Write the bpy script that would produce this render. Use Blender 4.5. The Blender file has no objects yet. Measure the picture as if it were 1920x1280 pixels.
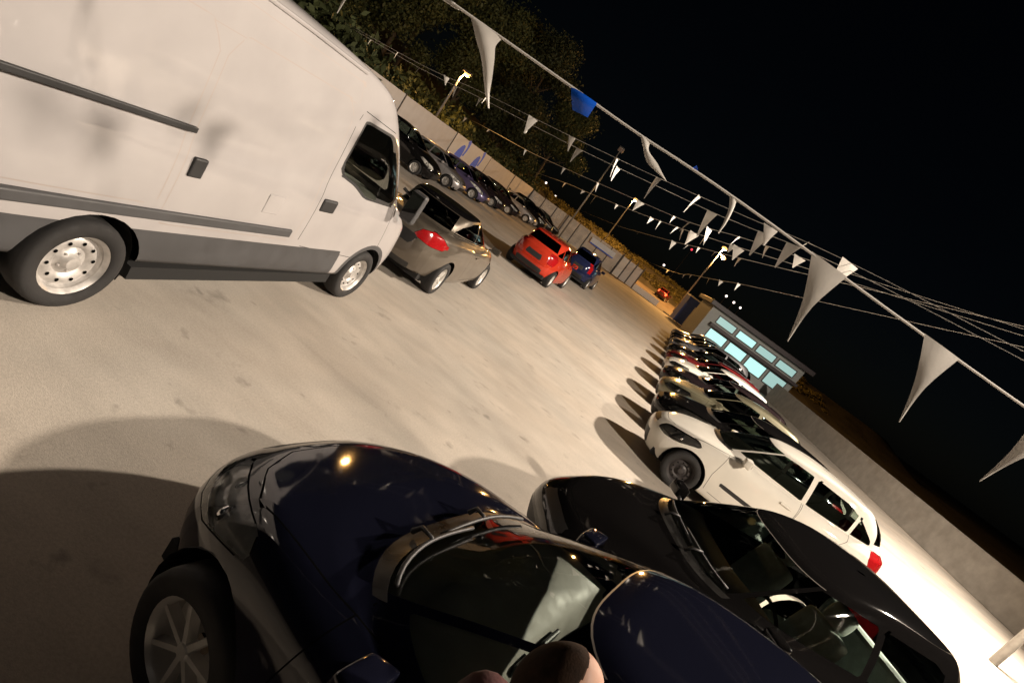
import bpy, bmesh, math, random
import numpy as np
from mathutils import Vector, Matrix
random.seed(7); np.random.seed(7)
R = math.radians
SC = bpy.context.scene
COL = SC.collection

# ------------------------------------------------------------------ camera
FPX, CAM_H, ROLL, PITCH = 1060.0, 2.45, R(36.0), R(13.39)
cam_d = bpy.data.cameras.new('camera'); cam = bpy.data.objects.new('camera', cam_d); COL.objects.link(cam)
cam_d.sensor_fit = 'HORIZONTAL'; cam_d.sensor_width = 36.0; cam_d.lens = 36.0 * FPX / 1920.0
cam_d.clip_start = 0.05; cam_d.clip_end = 3000
_c, _s = math.cos(PITCH), math.sin(PITCH)
_fw = Vector((0, _c, -_s)); _up0 = Vector((0, _s, _c)); _r0 = Vector((1, 0, 0))
_right = _r0 * math.cos(ROLL) + _up0 * math.sin(ROLL)
_up = -_r0 * math.sin(ROLL) + _up0 * math.cos(ROLL)
m = Matrix.Identity(4)
for i in range(3):
    m[i][0], m[i][1], m[i][2] = _right[i], _up[i], -_fw[i]
m[2][3] = CAM_H
cam.matrix_world = m
SC.camera = cam

# ------------------------------------------------------------------ world, moon, exposure
W = bpy.data.worlds.new('World'); SC.world = W; W.use_nodes = True
nt = W.node_tree
sky = nt.nodes.new('ShaderNodeTexSky'); sky.sky_type = 'NISHITA'; sky.sun_disc = False
MOON_EL, MOON_AZ = R(38), R(200)
sky.sun_elevation = MOON_EL; sky.sun_rotation = MOON_AZ
bg = nt.nodes['Background']; bg.inputs['Strength'].default_value = 0.00035
nt.links.new(sky.outputs['Color'], bg.inputs['Color'])
sd = bpy.data.lights.new('moon', 'SUN'); sd.energy = 0.012; sd.angle = R(0.5); sd.color = (1, .9, .8)
so = bpy.data.objects.new('moon', sd); COL.objects.link(so)
so.rotation_euler = (R(90) - MOON_EL, 0, -MOON_AZ + math.pi)
SC.view_settings.view_transform = 'Standard'; SC.view_settings.look = 'None'
SC.view_settings.exposure = 0.0; SC.view_settings.gamma = 1.0
SC.render.engine = 'CYCLES'
SC.cycles.use_denoising = True; SC.cycles.max_bounces = 7; SC.cycles.transparent_max_bounces = 12
SC.cycles.sample_clamp_indirect = 4.0

# ------------------------------------------------------------------ materials
def mat(name, col, rough=.5, metal=0., coat=0., spec=.5, noise=None, bump=None, emit=None, estr=0.):
    m = bpy.data.materials.new(name); m.use_nodes = True
    n = m.node_tree.nodes; L = m.node_tree.links; b = n['Principled BSDF']
    b.inputs['Base Color'].default_value = (*col, 1); b.inputs['Roughness'].default_value = rough
    b.inputs['Metallic'].default_value = metal; b.inputs['Coat Weight'].default_value = coat
    b.inputs['Coat Roughness'].default_value = .06; b.inputs['Specular IOR Level'].default_value = spec
    if emit: b.inputs['Emission Color'].default_value = (*emit, 1); b.inputs['Emission Strength'].default_value = estr
    if noise or bump:
        tc = n.new('ShaderNodeTexCoord')
    if noise:                       # noise = (scale, amount)
        t = n.new('ShaderNodeTexNoise'); t.inputs['Scale'].default_value = noise[0]; t.inputs['Detail'].default_value = 6
        L.new(tc.outputs['Object'], t.inputs['Vector'])
        r = n.new('ShaderNodeMapRange'); r.inputs[1].default_value = .3; r.inputs[2].default_value = .7
        r.inputs[3].default_value = 1 - noise[1]; r.inputs[4].default_value = 1 + noise[1]
        L.new(t.outputs['Fac'], r.inputs[0])
        mx = n.new('ShaderNodeVectorMath'); mx.operation = 'SCALE'; mx.inputs[0].default_value = col
        L.new(r.outputs[0], mx.inputs['Scale']); L.new(mx.outputs[0], b.inputs['Base Color'])
        r2 = n.new('ShaderNodeMapRange'); r2.inputs[1].default_value = .3; r2.inputs[2].default_value = .7
        r2.inputs[3].default_value = max(.02, rough * .8); r2.inputs[4].default_value = min(1, rough * 1.25)
        L.new(t.outputs['Fac'], r2.inputs[0]); L.new(r2.outputs[0], b.inputs['Roughness'])
    if bump:                        # bump = (scale, strength, distance)
        t = n.new('ShaderNodeTexNoise'); t.inputs['Scale'].default_value = bump[0]; t.inputs['Detail'].default_value = 4
        L.new(tc.outputs['Object'], t.inputs['Vector'])
        bp = n.new('ShaderNodeBump'); bp.inputs['Strength'].default_value = bump[1]; bp.inputs['Distance'].default_value = bump[2]
        L.new(t.outputs['Fac'], bp.inputs['Height']); L.new(bp.outputs[0], b.inputs['Normal'])
    return m

def glass_mat(name, tint=(.45, .55, .5), dark=.5, boost=0.02):
    m = bpy.data.materials.new(name); m.use_nodes = True
    n = m.node_tree.nodes; L = m.node_tree.links; n.remove(n['Principled BSDF'])
    out = n['Material Output']
    tr = n.new('ShaderNodeBsdfTransparent'); tr.inputs[0].default_value = (tint[0] * dark * 2, tint[1] * dark * 2, tint[2] * dark * 2, 1)
    gl = n.new('ShaderNodeBsdfGlossy'); gl.inputs['Roughness'].default_value = .02
    fr = n.new('ShaderNodeFresnel'); fr.inputs['IOR'].default_value = 1.5
    ad = n.new('ShaderNodeMath'); ad.inputs[1].default_value = boost; L.new(fr.outputs[0], ad.inputs[0])
    mx = n.new('ShaderNodeMixShader')
    L.new(ad.outputs[0], mx.inputs[0]); L.new(tr.outputs[0], mx.inputs[1]); L.new(gl.outputs[0], mx.inputs[2])
    L.new(mx.outputs[0], out.inputs[0])
    return m

def paint(name, col, metal=.0, rough=.45):
    return mat(name, col, rough=rough, metal=metal, coat=1.0, spec=.5 if metal else 0., noise=(2.2, .06))

M = {}
M['navy'] = paint('navy_paint', (.0058, .0064, .0135)); M['black'] = paint('black_paint', (.006, .0055, .0055))
M['black2'] = paint('black_brown_paint', (.016, .011, .012)); M['white'] = paint('white_paint', (.74, .71, .64))
M['vanwhite'] = paint('van_white_paint', (.39, .372, .372), rough=.42)
M['taupe'] = paint('taupe_metallic', (.125, .105, .082), metal=.45, rough=.38); M['red'] = paint('red_paint', (.44, .035, .016))
M['silver'] = paint('silver_metallic', (.42, .40, .40), metal=.6, rough=.33); M['grey'] = paint('grey_metallic', (.13, .13, .14), metal=.5)
M['blue'] = paint('dark_blue_paint', (.015, .02, .06)); M['violet'] = paint('violet_grey_paint', (.10, .08, .17), metal=.4)
M['burgundy'] = paint('burgundy_paint', (.12, .015, .015)); M['sheened'] = paint('sheen_toned_paint', (.20, .185, .12), metal=.4)  # second paint: yellowish hood reflection put into the base colour
M['glass'] = glass_mat('window_glass', (.5, .58, .54), .5, .02)
M['glass_clear'] = glass_mat('clear_windscreen', (.86, .92, .88), .5, .01)
M['glass_dark'] = glass_mat('tinted_glass', (.3, .36, .34), .45, .03)
M['lens'] = glass_mat('lamp_cover', (.9, .9, .88), .5, .03)
M['plastic'] = mat('black_plastic', (.018, .018, .019), .55, bump=(90, .15, .002))
M['greyplastic'] = mat('grey_plastic', (.06, .06, .063), .6, noise=(5, .12), bump=(80, .15, .002))
M['cowlplastic'] = mat('weathered_cowl_plastic', (.022, .021, .020), .32, noise=(9, .3), bump=(60, .2, .002))
M['trimgrey'] = mat('grey_rubber_trim', (.22, .20, .18), .35)
M['pressshade'] = mat('press_shade_white', (.34, .30, .28), .6)  # crease shade of the van's pressings, put in as a darker white
M['seam'] = mat('panel_gap', (.004, .004, .004), .95, spec=0.)
M['under'] = mat('underbody', (.012, .012, .012), .9)
M['rubber'] = mat('tyre_rubber', (.022, .021, .021), .85, noise=(12, .25), bump=(70, .3, .003))
M['alloy'] = mat('alloy', (.62, .60, .57), .35, metal=.35, noise=(9, .12))
M['steel'] = mat('painted_steel_rim', (.50, .48, .46), .4, metal=.4, noise=(14, .22))
M['blackrim'] = mat('black_steel_rim', (.05, .045, .045), .5, metal=.3, noise=(10, .3))
M['chrome'] = mat('chrome', (.8, .8, .8), .12, metal=1.)
M['reflector'] = mat('lamp_reflector', (.85, .83, .80), .3, metal=.15, noise=(9, .3))
M['tail'] = mat('tail_lens', (.34, .008, .010), .15, coat=1., noise=(40, .15))
M['amber'] = mat('amber_lens', (.8, .25, .02), .2, coat=1.)
M['plate'] = mat('number_plate', (.75, .75, .7), .4)
M['mirror'] = mat('mirror_glass', (.35, .36, .37), .05, metal=1.)
M['seat'] = mat('seat_fabric', (.28, .31, .29), .8, noise=(20, .2), bump=(120, .3, .003))
M['seatgrey'] = mat('light_seat_fabric', (.58, .66, .61), .75, noise=(14, .15), bump=(120, .3, .003))
M['dash'] = mat('dashboard_plastic', (.34, .32, .29), .6, noise=(8, .15), bump=(100, .2, .002))
M['rope'] = mat('pennant_rope', (.75, .72, .68), .7)
M['pennant_white'] = mat('white_pennant_plastic', (.80, .77, .72), .4, noise=(8, .06))

M['pennant_blue'] = mat('blue_pennant_plastic', (.01, .12, .75), .3, noise=(10, .12))
M['galv'] = mat('galvanised_steel', (.36, .35, .33), .5, metal=.5, noise=(5, .2))
M['postdark'] = mat('dark_post', (.06, .05, .045), .6)
M['panel'] = mat('fence_panel', (.66, .61, .57), .6, noise=(1.3, .10))
M['panel2'] = mat('corrugated_panel', (.68, .62, .55), .55, metal=.2, noise=(1.5, .15))
M['signblue'] = mat('sign_blue', (.025, .15, .85), .5)
M['containerblue'] = mat('container_blue', (.03, .08, .42), .5, noise=(3, .12))
M['containerwhite'] = mat('container_white', (.75, .75, .73), .5, noise=(2, .08))
M['cabin'] = mat('cabin_wall', (.34, .36, .35), .6, noise=(2, .1)); M['cabindark'] = mat('cabin_dark', (.05, .04, .045), .5)
M['litwin'] = mat('lit_window', (.3, .45, .43), .2, emit=(.50, .90, .88), estr=.95)
M['litwin2'] = mat('lit_window_dim', (.3, .4, .4), .2, emit=(.45, .78, .74), estr=.6)
M['lamp'] = mat('sodium_lamp', (1, .8, .5), .3, emit=(1, .47, .13), estr=2.2)
M['flood'] = mat('floodlight_glass', (1, .9, .8), .3, emit=(1, .86, .68), estr=40)
M['floodoff'] = mat('unlit_floodlight_glass', (.25, .2, .19), .2)
M['farlamp'] = mat('far_white_lamp', (1, .9, .9), .3, emit=(1, .82, .75), estr=2.5)
M['farred'] = mat('far_red_lamp', (1, .1, .1), .3, emit=(1, .05, .08), estr=2.0)
M['skin'] = mat('skin', (.36, .19, .125), .6, noise=(25, .1), bump=(60, .15, .003))
M['hair'] = mat('short_dark_hair', (.030, .018, .012), .9, spec=.1, noise=(30, .5), bump=(220, .35, .003))
M['cloth'] = mat('dark_red_cloth', (.045, .007, .007), .9, noise=(12, .2), bump=(90, .4, .004))
M['trouser'] = mat('dark_trousers', (.02, .02, .03), .9, noise=(12, .2))
M['bark'] = mat('bark', (.06, .045, .03), .9, noise=(6, .3), bump=(14, .8, .03))
M['concrete'] = mat('concrete', (.30, .28, .25), .8, noise=(2.5, .18), bump=(25, .3, .01))
M['house'] = mat('house_plaster', (.35, .28, .2), .8, noise=(1, .15)); M['roof'] = mat('roof_tile', (.18, .07, .04), .8, noise=(4, .25))

def leaf_mat(name, col):
    m = mat(name, col, .6, noise=(1.1, .5))
    m.node_tree.nodes['Principled BSDF'].inputs['Specular IOR Level'].default_value = .2
    return m
M['leaf'] = leaf_mat('leaf_olive', (.060, .070, .028)); M['leaf2'] = leaf_mat('leaf_dark', (.048, .055, .026))
M['grass'] = leaf_mat('grass_dry', (.085, .07, .022))

def asphalt():
    m = bpy.data.materials.new('worn_pale_asphalt'); m.use_nodes = True
    n = m.node_tree.nodes; L = m.node_tree.links; b = n['Principled BSDF']
    tc = n.new('ShaderNodeTexCoord'); mp = n.new('ShaderNodeMapping')
    mp.inputs['Rotation'].default_value = (0, 0, R(9)); L.new(tc.outputs['Object'], mp.inputs[0])
    def noise(scale, det=5, src=None, sx=(1, 1, 1), rough=.55):
        q = n.new('ShaderNodeMapping'); q.inputs['Scale'].default_value = sx; L.new(mp.outputs[0], q.inputs[0])
        t = n.new('ShaderNodeTexNoise'); t.inputs['Scale'].default_value = scale; t.inputs['Detail'].default_value = det
        t.inputs['Roughness'].default_value = rough
        L.new(q.outputs[0], t.inputs[0]); return t.outputs['Fac']
    def rng(src, a, b_, c, d):
        r = n.new('ShaderNodeMapRange'); r.inputs[1].default_value = a; r.inputs[2].default_value = b_
        r.inputs[3].default_value = c; r.inputs[4].default_value = d; L.new(src, r.inputs[0]); return r.outputs[0]
    def mul(a, b_):
        q = n.new('ShaderNodeMath'); q.operation = 'MULTIPLY'; L.new(a, q.inputs[0]); L.new(b_, q.inputs[1]); return q.outputs[0]
    large = rng(noise(.35, 4), .3, .7, .86, 1.1)
    streak = rng(noise(.9, 5, sx=(.8, 1.5, 1)), .32, .68, .90, 1.07)
    mid = rng(noise(2.6, 5, sx=(.7, 1.5, 1)), .3, .7, .92, 1.07)
    # dark drips and tyre-rubbed spots, short and drawn out along the lane
    spots = rng(noise(1.5, 4, sx=(.9, 1.3, 1), rough=.6), .63, .74, 1.0, .66)
    spots2 = rng(noise(4.0, 3, sx=(.8, 1.2, 1), rough=.5), .66, .76, 1.0, .62)
    # long crack-like scratches
    cr = rng(noise(1.1, 6, sx=(.16, 3.0, 1), rough=.45), .63, .72, 1.0, .94)
    fine = rng(noise(55, 3), .3, .7, .9, 1.1)
    v = large
    for k in (streak, mid, spots, spots2, cr, fine): v = mul(v, k)
    sc = n.new('ShaderNodeVectorMath'); sc.operation = 'SCALE'
    mixc = n.new('ShaderNodeMix'); mixc.data_type = 'RGBA'
    mixc.inputs['A'].default_value = (.45, .412, .362, 1); mixc.inputs['B'].default_value = (.475, .418, .355, 1)
    L.new(rng(noise(.5, 3), .35, .65, 0, 1), mixc.inputs['Factor'])
    L.new(mixc.outputs['Result'], sc.inputs[0]); L.new(v, sc.inputs['Scale']); L.new(sc.outputs[0], b.inputs['Base Color'])
    b.inputs['Roughness'].default_value = .78; b.inputs['Specular IOR Level'].default_value = .35
    bp = n.new('ShaderNodeBump'); bp.inputs['Strength'].default_value = .3; bp.inputs['Distance'].default_value = .006
    L.new(noise(120, 3), bp.inputs['Height']); L.new(bp.outputs[0], b.inputs['Normal'])
    return m
M['asphalt'] = asphalt()
M['road'] = mat('road_asphalt', (.16, .12, .09), .8, noise=(.8, .2), bump=(60, .3, .01))
M['earth'] = mat('dark_earth', (.05, .04, .022), .95, noise=(.4, .4), bump=(3, .8, .1))

# ------------------------------------------------------------------ mesh helpers
def link(o, parent=None):
    COL.objects.link(o)
    if parent: o.parent = parent
    return o
def empty(name, loc=(0, 0, 0), rz=0, parent=None):
    o = bpy.data.objects.new(name, None); o.empty_display_size = .2
    o.location = loc; o.rotation_euler = (0, 0, rz); return link(o, parent)
def tag(o, label=None, cat=None, group=None, kind=None):
    if label: o['label'] = label
    if cat: o['category'] = cat
    if group: o['group'] = group
    if kind: o['kind'] = kind
    return o
def pyobj(name, V, F, material, parent=None, smooth=False):
    me = bpy.data.meshes.new(name); me.from_pydata([tuple(v) for v in V], [], F); me.update()
    if smooth: me.polygons.foreach_set('use_smooth', [True] * len(me.polygons))
    if material: me.materials.append(material)
    return link(bpy.data.objects.new(name, me), parent)
class MB:
    """collects simple solids for one mesh"""
    def __init__(s): s.V = []; s.F = []
    def add(s, V, F):
        k = len(s.V); s.V += [tuple(v) for v in V]; s.F += [[i + k for i in f] for f in F]; return s
    def box(s, a, b, bev=0):
        x0, y0, z0 = a; x1, y1, z1 = b
        V = [(x0,y0,z0),(x1,y0,z0),(x1,y1,z0),(x0,y1,z0),(x0,y0,z1),(x1,y0,z1),(x1,y1,z1),(x0,y1,z1)]
        return s.add(V, [[0,3,2,1],[4,5,6,7],[0,1,5,4],[1,2,6,5],[2,3,7,6],[3,0,4,7]])
    def tube(s, pts, rad, n=8):
        pts = [Vector(p) for p in pts]; rad = rad if isinstance(rad, (list, tuple)) else [rad] * len(pts)
        V = []; F = []
        for i, p in enumerate(pts):
            t = (pts[min(i + 1, len(pts) - 1)] - pts[max(i - 1, 0)]).normalized()
            a = t.cross(Vector((0, 0, 1)));
            if a.length < .05: a = t.cross(Vector((0, 1, 0)))
            a.normalize(); b = t.cross(a)
            for k in range(n):
                q = 2 * math.pi * k / n; V.append(p + (a * math.cos(q) + b * math.sin(q)) * rad[i])
        for i in range(len(pts) - 1):
            for k in range(n):
                F.append([i*n+k, i*n+(k+1)%n, (i+1)*n+(k+1)%n, (i+1)*n+k])
        F.append(list(range(n))[::-1]); F.append([(len(pts)-1)*n+k for k in range(n)])
        return s.add(V, F)
    def lathe(s, prof, n=32, axis='y'):
        """prof: list of (r, h); axis y"""
        V = []; F = []
        for r, h in prof:
            for k in range(n):
                q = 2 * math.pi * k / n
                V.append((r * math.cos(q), h, r * math.sin(q)) if axis == 'y' else (r * math.cos(q), r * math.sin(q), h))
        for i in range(len(prof) - 1):
            for k in range(n):
                F.append([i*n+k, i*n+(k+1)%n, (i+1)*n+(k+1)%n, (i+1)*n+k])
        return s.add(V, F)
    def ball(s, c, r, nu=12, nv=8, sc=(1, 1, 1)):
        V = [(c[0], c[1], c[2] - r * sc[2])]; F = []
        for j in range(1, nv):
            t = -math.pi / 2 + math.pi * j / nv
            for i in range(nu):
                q = 2 * math.pi * i / nu
                V.append((c[0] + r*sc[0]*math.cos(t)*math.cos(q), c[1] + r*sc[1]*math.cos(t)*math.sin(q), c[2] + r*sc[2]*math.sin(t)))
        V.append((c[0], c[1], c[2] + r * sc[2])); e = len(V) - 1
        for i in range(nu):
            F.append([0, 1 + (i + 1) % nu, 1 + i]); F.append([e, e - nu + i, e - nu + (i + 1) % nu])
        for j in range(nv - 2):
            for i in range(nu):
                a = 1 + j * nu; F.append([a + i, a + (i+1) % nu, a + nu + (i+1) % nu, a + nu + i])
        return s.add(V, F)
    def build(s, name, material, parent=None, smooth=False, bevel=0):
        o = pyobj(name, s.V, s.F, material, parent, smooth)
        if bevel:
            b = o.modifiers.new('bevel', 'BEVEL'); b.width = bevel; b.segments = 2; b.limit_method = 'ANGLE'
        return o

# ------------------------------------------------------------------ ray helpers: only used to survey positions
def ray(x, y):
    dx, dy = x - 960.0, y - 640.0
    u = dx * math.cos(ROLL) + dy * math.sin(ROLL); w = dx * math.sin(ROLL) - dy * math.cos(ROLL)
    return Vector((u, FPX * _c + w * _s, -FPX * _s + w * _c))
def at_y(x, y, Y):
    r = ray(x, y); t = Y / r.y; return Vector((r.x * t, Y, CAM_H + r.z * t))
def at_z(x, y, Z=0.):
    r = ray(x, y); t = (Z - CAM_H) / r.z; return Vector((r.x * t, r.y * t, Z))
# ================================================================== car builder
def zspl(pts, x):
    pts = sorted(pts); X = [p[0] for p in pts]; Z = [p[1] for p in pts]
    x = np.clip(x, X[0], X[-1])
    i = np.clip(np.searchsorted(X, x) - 1, 0, max(0, len(X) - 2))
    if len(X) == 1: return np.full_like(x, Z[0])
    X = np.array(X); Z = np.array(Z); d = np.gradient(Z, X) if len(X) > 2 else np.full(2, (Z[1]-Z[0])/(X[1]-X[0]))
    h = X[i+1] - X[i]; t = (x - X[i]) / h
    return (2*t**3-3*t**2+1)*Z[i] + (t**3-2*t**2+t)*h*d[i] + (-2*t**3+3*t**2)*Z[i+1] + (t**3-t**2)*h*d[i+1]
def ring_pts(r, NF=11, NS=30, NR=11):
    NS = int(min(64, max(30, (r.get('L', 0)) * 12))) if r.get('L') else NS
    """half plan outline from front centre to rear centre; u 0-1 front, 1-2 side, 2-3 rear"""
    xf, xr, w = r['xf'], r['xr'], r['w']; nf, nr = r.get('n', (3.6, 3.6)); xm = r.get('xm', (xf + xr) / 2)
    out = []
    def arc(t0, t1, a, n, sgn):
        t = np.linspace(t0, t1, 400); x = xm + sgn * a * np.abs(np.cos(t)) ** (2 / n); y = w * np.abs(np.sin(t)) ** (2 / n)
        return np.stack([x, y], 1)
    f1 = arc(0, math.pi/4, xf - xm, nf, 1); f2 = arc(math.pi/4, math.pi/2, xf - xm, nf, 1)
    b1 = arc(math.pi/2, math.pi/4, xm - xr, nr, -1); b2 = arc(math.pi/4, 0, xm - xr, nr, -1)
    def res(c, n):
        dd = np.r_[0, np.cumsum(np.linalg.norm(np.diff(c, axis=0), axis=1))]; q = np.linspace(0, dd[-1], n)
        return np.stack([np.interp(q, dd, c[:, 0]), np.interp(q, dd, c[:, 1])], 1)
    side = np.concatenate([f2, b1[1:]])
    P = np.concatenate([res(f1, NF), res(side, NS)[1:], res(b2, NR)[1:]])
    P[0, 1] = 0; P[-1, 1] = 0
    u = np.r_[np.linspace(0, 1, NF), np.linspace(1, 2, NS)[1:], np.linspace(2, 3, NR)[1:]]
    z = zspl(r['z'], P[:, 0])
    return np.column_stack([P, z, u])
def loft(rings, K=5):
    LL = max(r['xf'] for r in rings) - min(r['xr'] for r in rings); rings = [dict(r, L=LL) for r in rings]
    G = np.stack([ring_pts(r) for r in rings]); n = len(G); rows = []; ss = []
    for i in range(n - 1):
        a, b, c, d = G[max(i-1, 0)], G[i], G[i+1], G[min(i+2, n-1)]
        k = rings[i].get('k', K)
        for j in range(k):
            t = j / k
            m1 = (c - a) / 2; m2 = (d - b) / 2
            # limit tangents where neighbouring spans are very uneven
            L = np.linalg.norm((c - b)[:, :3], axis=1, keepdims=True) + 1e-6
            for mm in (m1, m2):
                l = np.linalg.norm(mm[:, :3], axis=1, keepdims=True) + 1e-6; mm *= np.minimum(1, 1.15 * L / l)
            rows.append((2*t**3-3*t**2+1)*b + (t**3-2*t**2+t)*m1 + (-2*t**3+3*t**2)*c + (t**3-t**2)*m2); ss.append(i + t)
    rows.append(G[-1]); ss.append(n - 1)
    A = np.stack(rows); A = np.concatenate([A, np.broadcast_to(np.array(ss)[:, None, None], A.shape[:2] + (1,))], 2)
    A[:, :, 3] = G[0][:, 3]
    A[:, 0, 1] = 0; A[:, -1, 1] = 0
    nr, nc = A.shape[:2]
    V = A.reshape(-1, 5); F = []
    for i in range(nr - 1):
        for j in range(nc - 1):
            F.append([i*nc+j, i*nc+j+1, (i+1)*nc+j+1, (i+1)*nc+j])
    return V, F, A
def sdf(poly, X, Y):
    P = np.array(poly, float); n = len(P)
    d = (X - P[0,0])**2 + (Y - P[0,1])**2; s = np.ones_like(X)
    for i in range(n):
        j = i - 1
        ex, ey = P[j] - P[i]; wx, wy = X - P[i,0], Y - P[i,1]
        t = np.clip((wx*ex + wy*ey) / (ex*ex + ey*ey), 0, 1); bx, by = wx - ex*t, wy - ey*t
        d = np.minimum(d, bx*bx + by*by)
        c1 = Y >= P[i,1]; c2 = Y < P[j,1]; c3 = ex*wy > ey*wx
        fl = (c1 & c2 & c3) | (~c1 & ~c2 & ~c3); s = np.where(fl, -s, s)
    return s * np.sqrt(d)
def cut(V, F, f):
    f = np.where(np.abs(f) < 1e-6, 1e-6, f); V = list(V); cache = {}; out = []
    for fc in F:
        sg = [f[i] > 0 for i in fc]
        if all(sg) or not any(sg): out.append(fc); continue
        pos, neg = [], []; n = len(fc)
        for k in range(n):
            a, b = fc[k], fc[(k+1) % n]
            (pos if f[a] > 0 else neg).append(a)
            if (f[a] > 0) != (f[b] > 0):
                key = (min(a, b), max(a, b))
                if key not in cache:
                    t = f[a] / (f[a] - f[b]); cache[key] = len(V); V.append(V[a] * (1 - t) + V[b] * t)
                pos.append(cache[key]); neg.append(cache[key])
        for q in (pos, neg):
            if len(q) > 2: out.append(q)
    return np.array(V), out
def vnormals(V, F):
    N = np.zeros((len(V), 3)); P = V[:, :3]
    for fc in F:
        q = P[fc]; c = np.zeros(3)
        for k in range(1, len(fc) - 1): c += np.cross(q[k] - q[0], q[k+1] - q[0])
        N[fc] += c
    N[V[:, 1] < 1e-6, 1] = 0
    return N / (np.linalg.norm(N, axis=1, keepdims=True) + 1e-12)

class Shell:
    """half car skin, cut into panels by outlines, emitted as separate part meshes"""
    def __init__(s, rings, **k):
        s.V, s.F, s.A = loft(rings, **k); s.cuts = []; s.regions = []
        s.xf = max(r['xf'] for r in rings); s.xr = min(r['xr'] for r in rings)
    def env(s, V):
        x, y, z, u, t = V.T
        return dict(x=x, y=y, z=z, u=u, s=t, qf=y + (s.xf - x), qr=y + (x - s.xr))
    def c(s, fn): s.V, s.F = cut(s.V, s.F, fn(**s.env(s.V)))
    def poly(s, name, ax, pts, cond=None, side=True, seam=0., rnd=0., seamname='seam'):
        """region inside polygon pts in the plane ax (two keys), with an optional dark gap round it"""
        fn = lambda **e: sdf(pts, e[ax[0]], e[ax[1]]) - rnd
        s.c(lambda **e: fn(**e) + 0.0 * e['x'])
        if seam: s.c(lambda **e: fn(**e) - seam)
        s.regions.append((name, lambda **e: (fn(**e) < 0) & (cond(**e) if cond else True), side))
        if seam: s.regions.append((seamname, lambda **e: (fn(**e) < seam) & (fn(**e) >= 0) & (cond(**e) if cond else True), False))
    def band(s, name, cuts, cond, side=False):
        for c in cuts: s.c(c)
        s.regions.append((name, cond, side))
    def emit(s):
        N = vnormals(s.V, s.F)
        Cn = np.array([s.V[f].mean(0) for f in s.F]); e = s.env(Cn)
        lab = np.full(len(s.F), -1)
        for k, (nm, fn, sd) in enumerate(s.regions):
            hit = np.broadcast_to(fn(**e), (len(s.F),)) & (lab < 0); lab[hit] = k
        parts = {}
        for i, f in enumerate(s.F):
            nm, sd = ('body', False) if lab[i] < 0 else (s.regions[lab[i]][0], s.regions[lab[i]][2])
            if nm == 'cutaway': continue
            parts.setdefault((nm, sd), []).append(f)
        out = []
        for (nm, sd), fs in parts.items():
            ids = sorted({i for f in fs for i in f}); mp = {i: k for k, i in enumerate(ids)}
            P = s.V[ids, :3]; Nn = N[ids]; ff = [[mp[i] for i in f] for f in fs]
            n = len(P); Q = P * [1, -1, 1]; Qn = Nn * [1, -1, 1]
            if sd:
                out.append((nm, P, Nn, ff)); out.append((nm, Q, Qn, [f[::-1] for f in ff]))
            else:
                mir = {}; PP = list(P); NN = list(Nn)
                for k in range(n):
                    if P[k, 1] < 1e-5: mir[k] = k
                    else: mir[k] = len(PP); PP.append(Q[k]); NN.append(Qn[k])
                out.append((nm, np.array(PP), np.array(NN), ff + [[mir[i] for i in f][::-1] for f in ff]))
        return out
    def at(s, u, t, side=1, off=0.):
        A = s.A; us = A[0, :, 3]; ts = A[:, 0, 4]
        j = np.interp(u, us, np.arange(len(us))); i = np.interp(t, ts, np.arange(len(ts)))
        def ev(i, j):
            i0, j0 = int(min(i, A.shape[0]-2)), int(min(j, A.shape[1]-2)); a, b = i - i0, j - j0
            return (A[i0,j0,:3]*(1-a)*(1-b) + A[i0+1,j0,:3]*a*(1-b) + A[i0,j0+1,:3]*(1-a)*b + A[i0+1,j0+1,:3]*a*b)
        p = ev(i, j)
        if off:
            d1 = ev(min(i+.5, A.shape[0]-1), j) - ev(max(i-.5, 0), j); d2 = ev(i, min(j+.5, A.shape[1]-1)) - ev(i, max(j-.5, 0))
            n = np.cross(d2, d1); n = n / (np.linalg.norm(n) + 1e-9)
            if n @ (p - np.array([np.mean(A[:, :, 0]), 0, .7])) < 0: n = -n
            p = p + n * off
        return Vector((p[0], p[1] * side, p[2]))

def mesh_n(name, P, N, F, material):
    me = bpy.data.meshes.new(name); me.from_pydata([tuple(p) for p in P], [], [list(map(int, f)) for f in F])
    me.polygons.foreach_set('use_smooth', [True] * len(me.polygons)); me.update()
    me.normals_split_custom_set_from_vertices([tuple(n) for n in N])
    me.materials.append(material); return me

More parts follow.
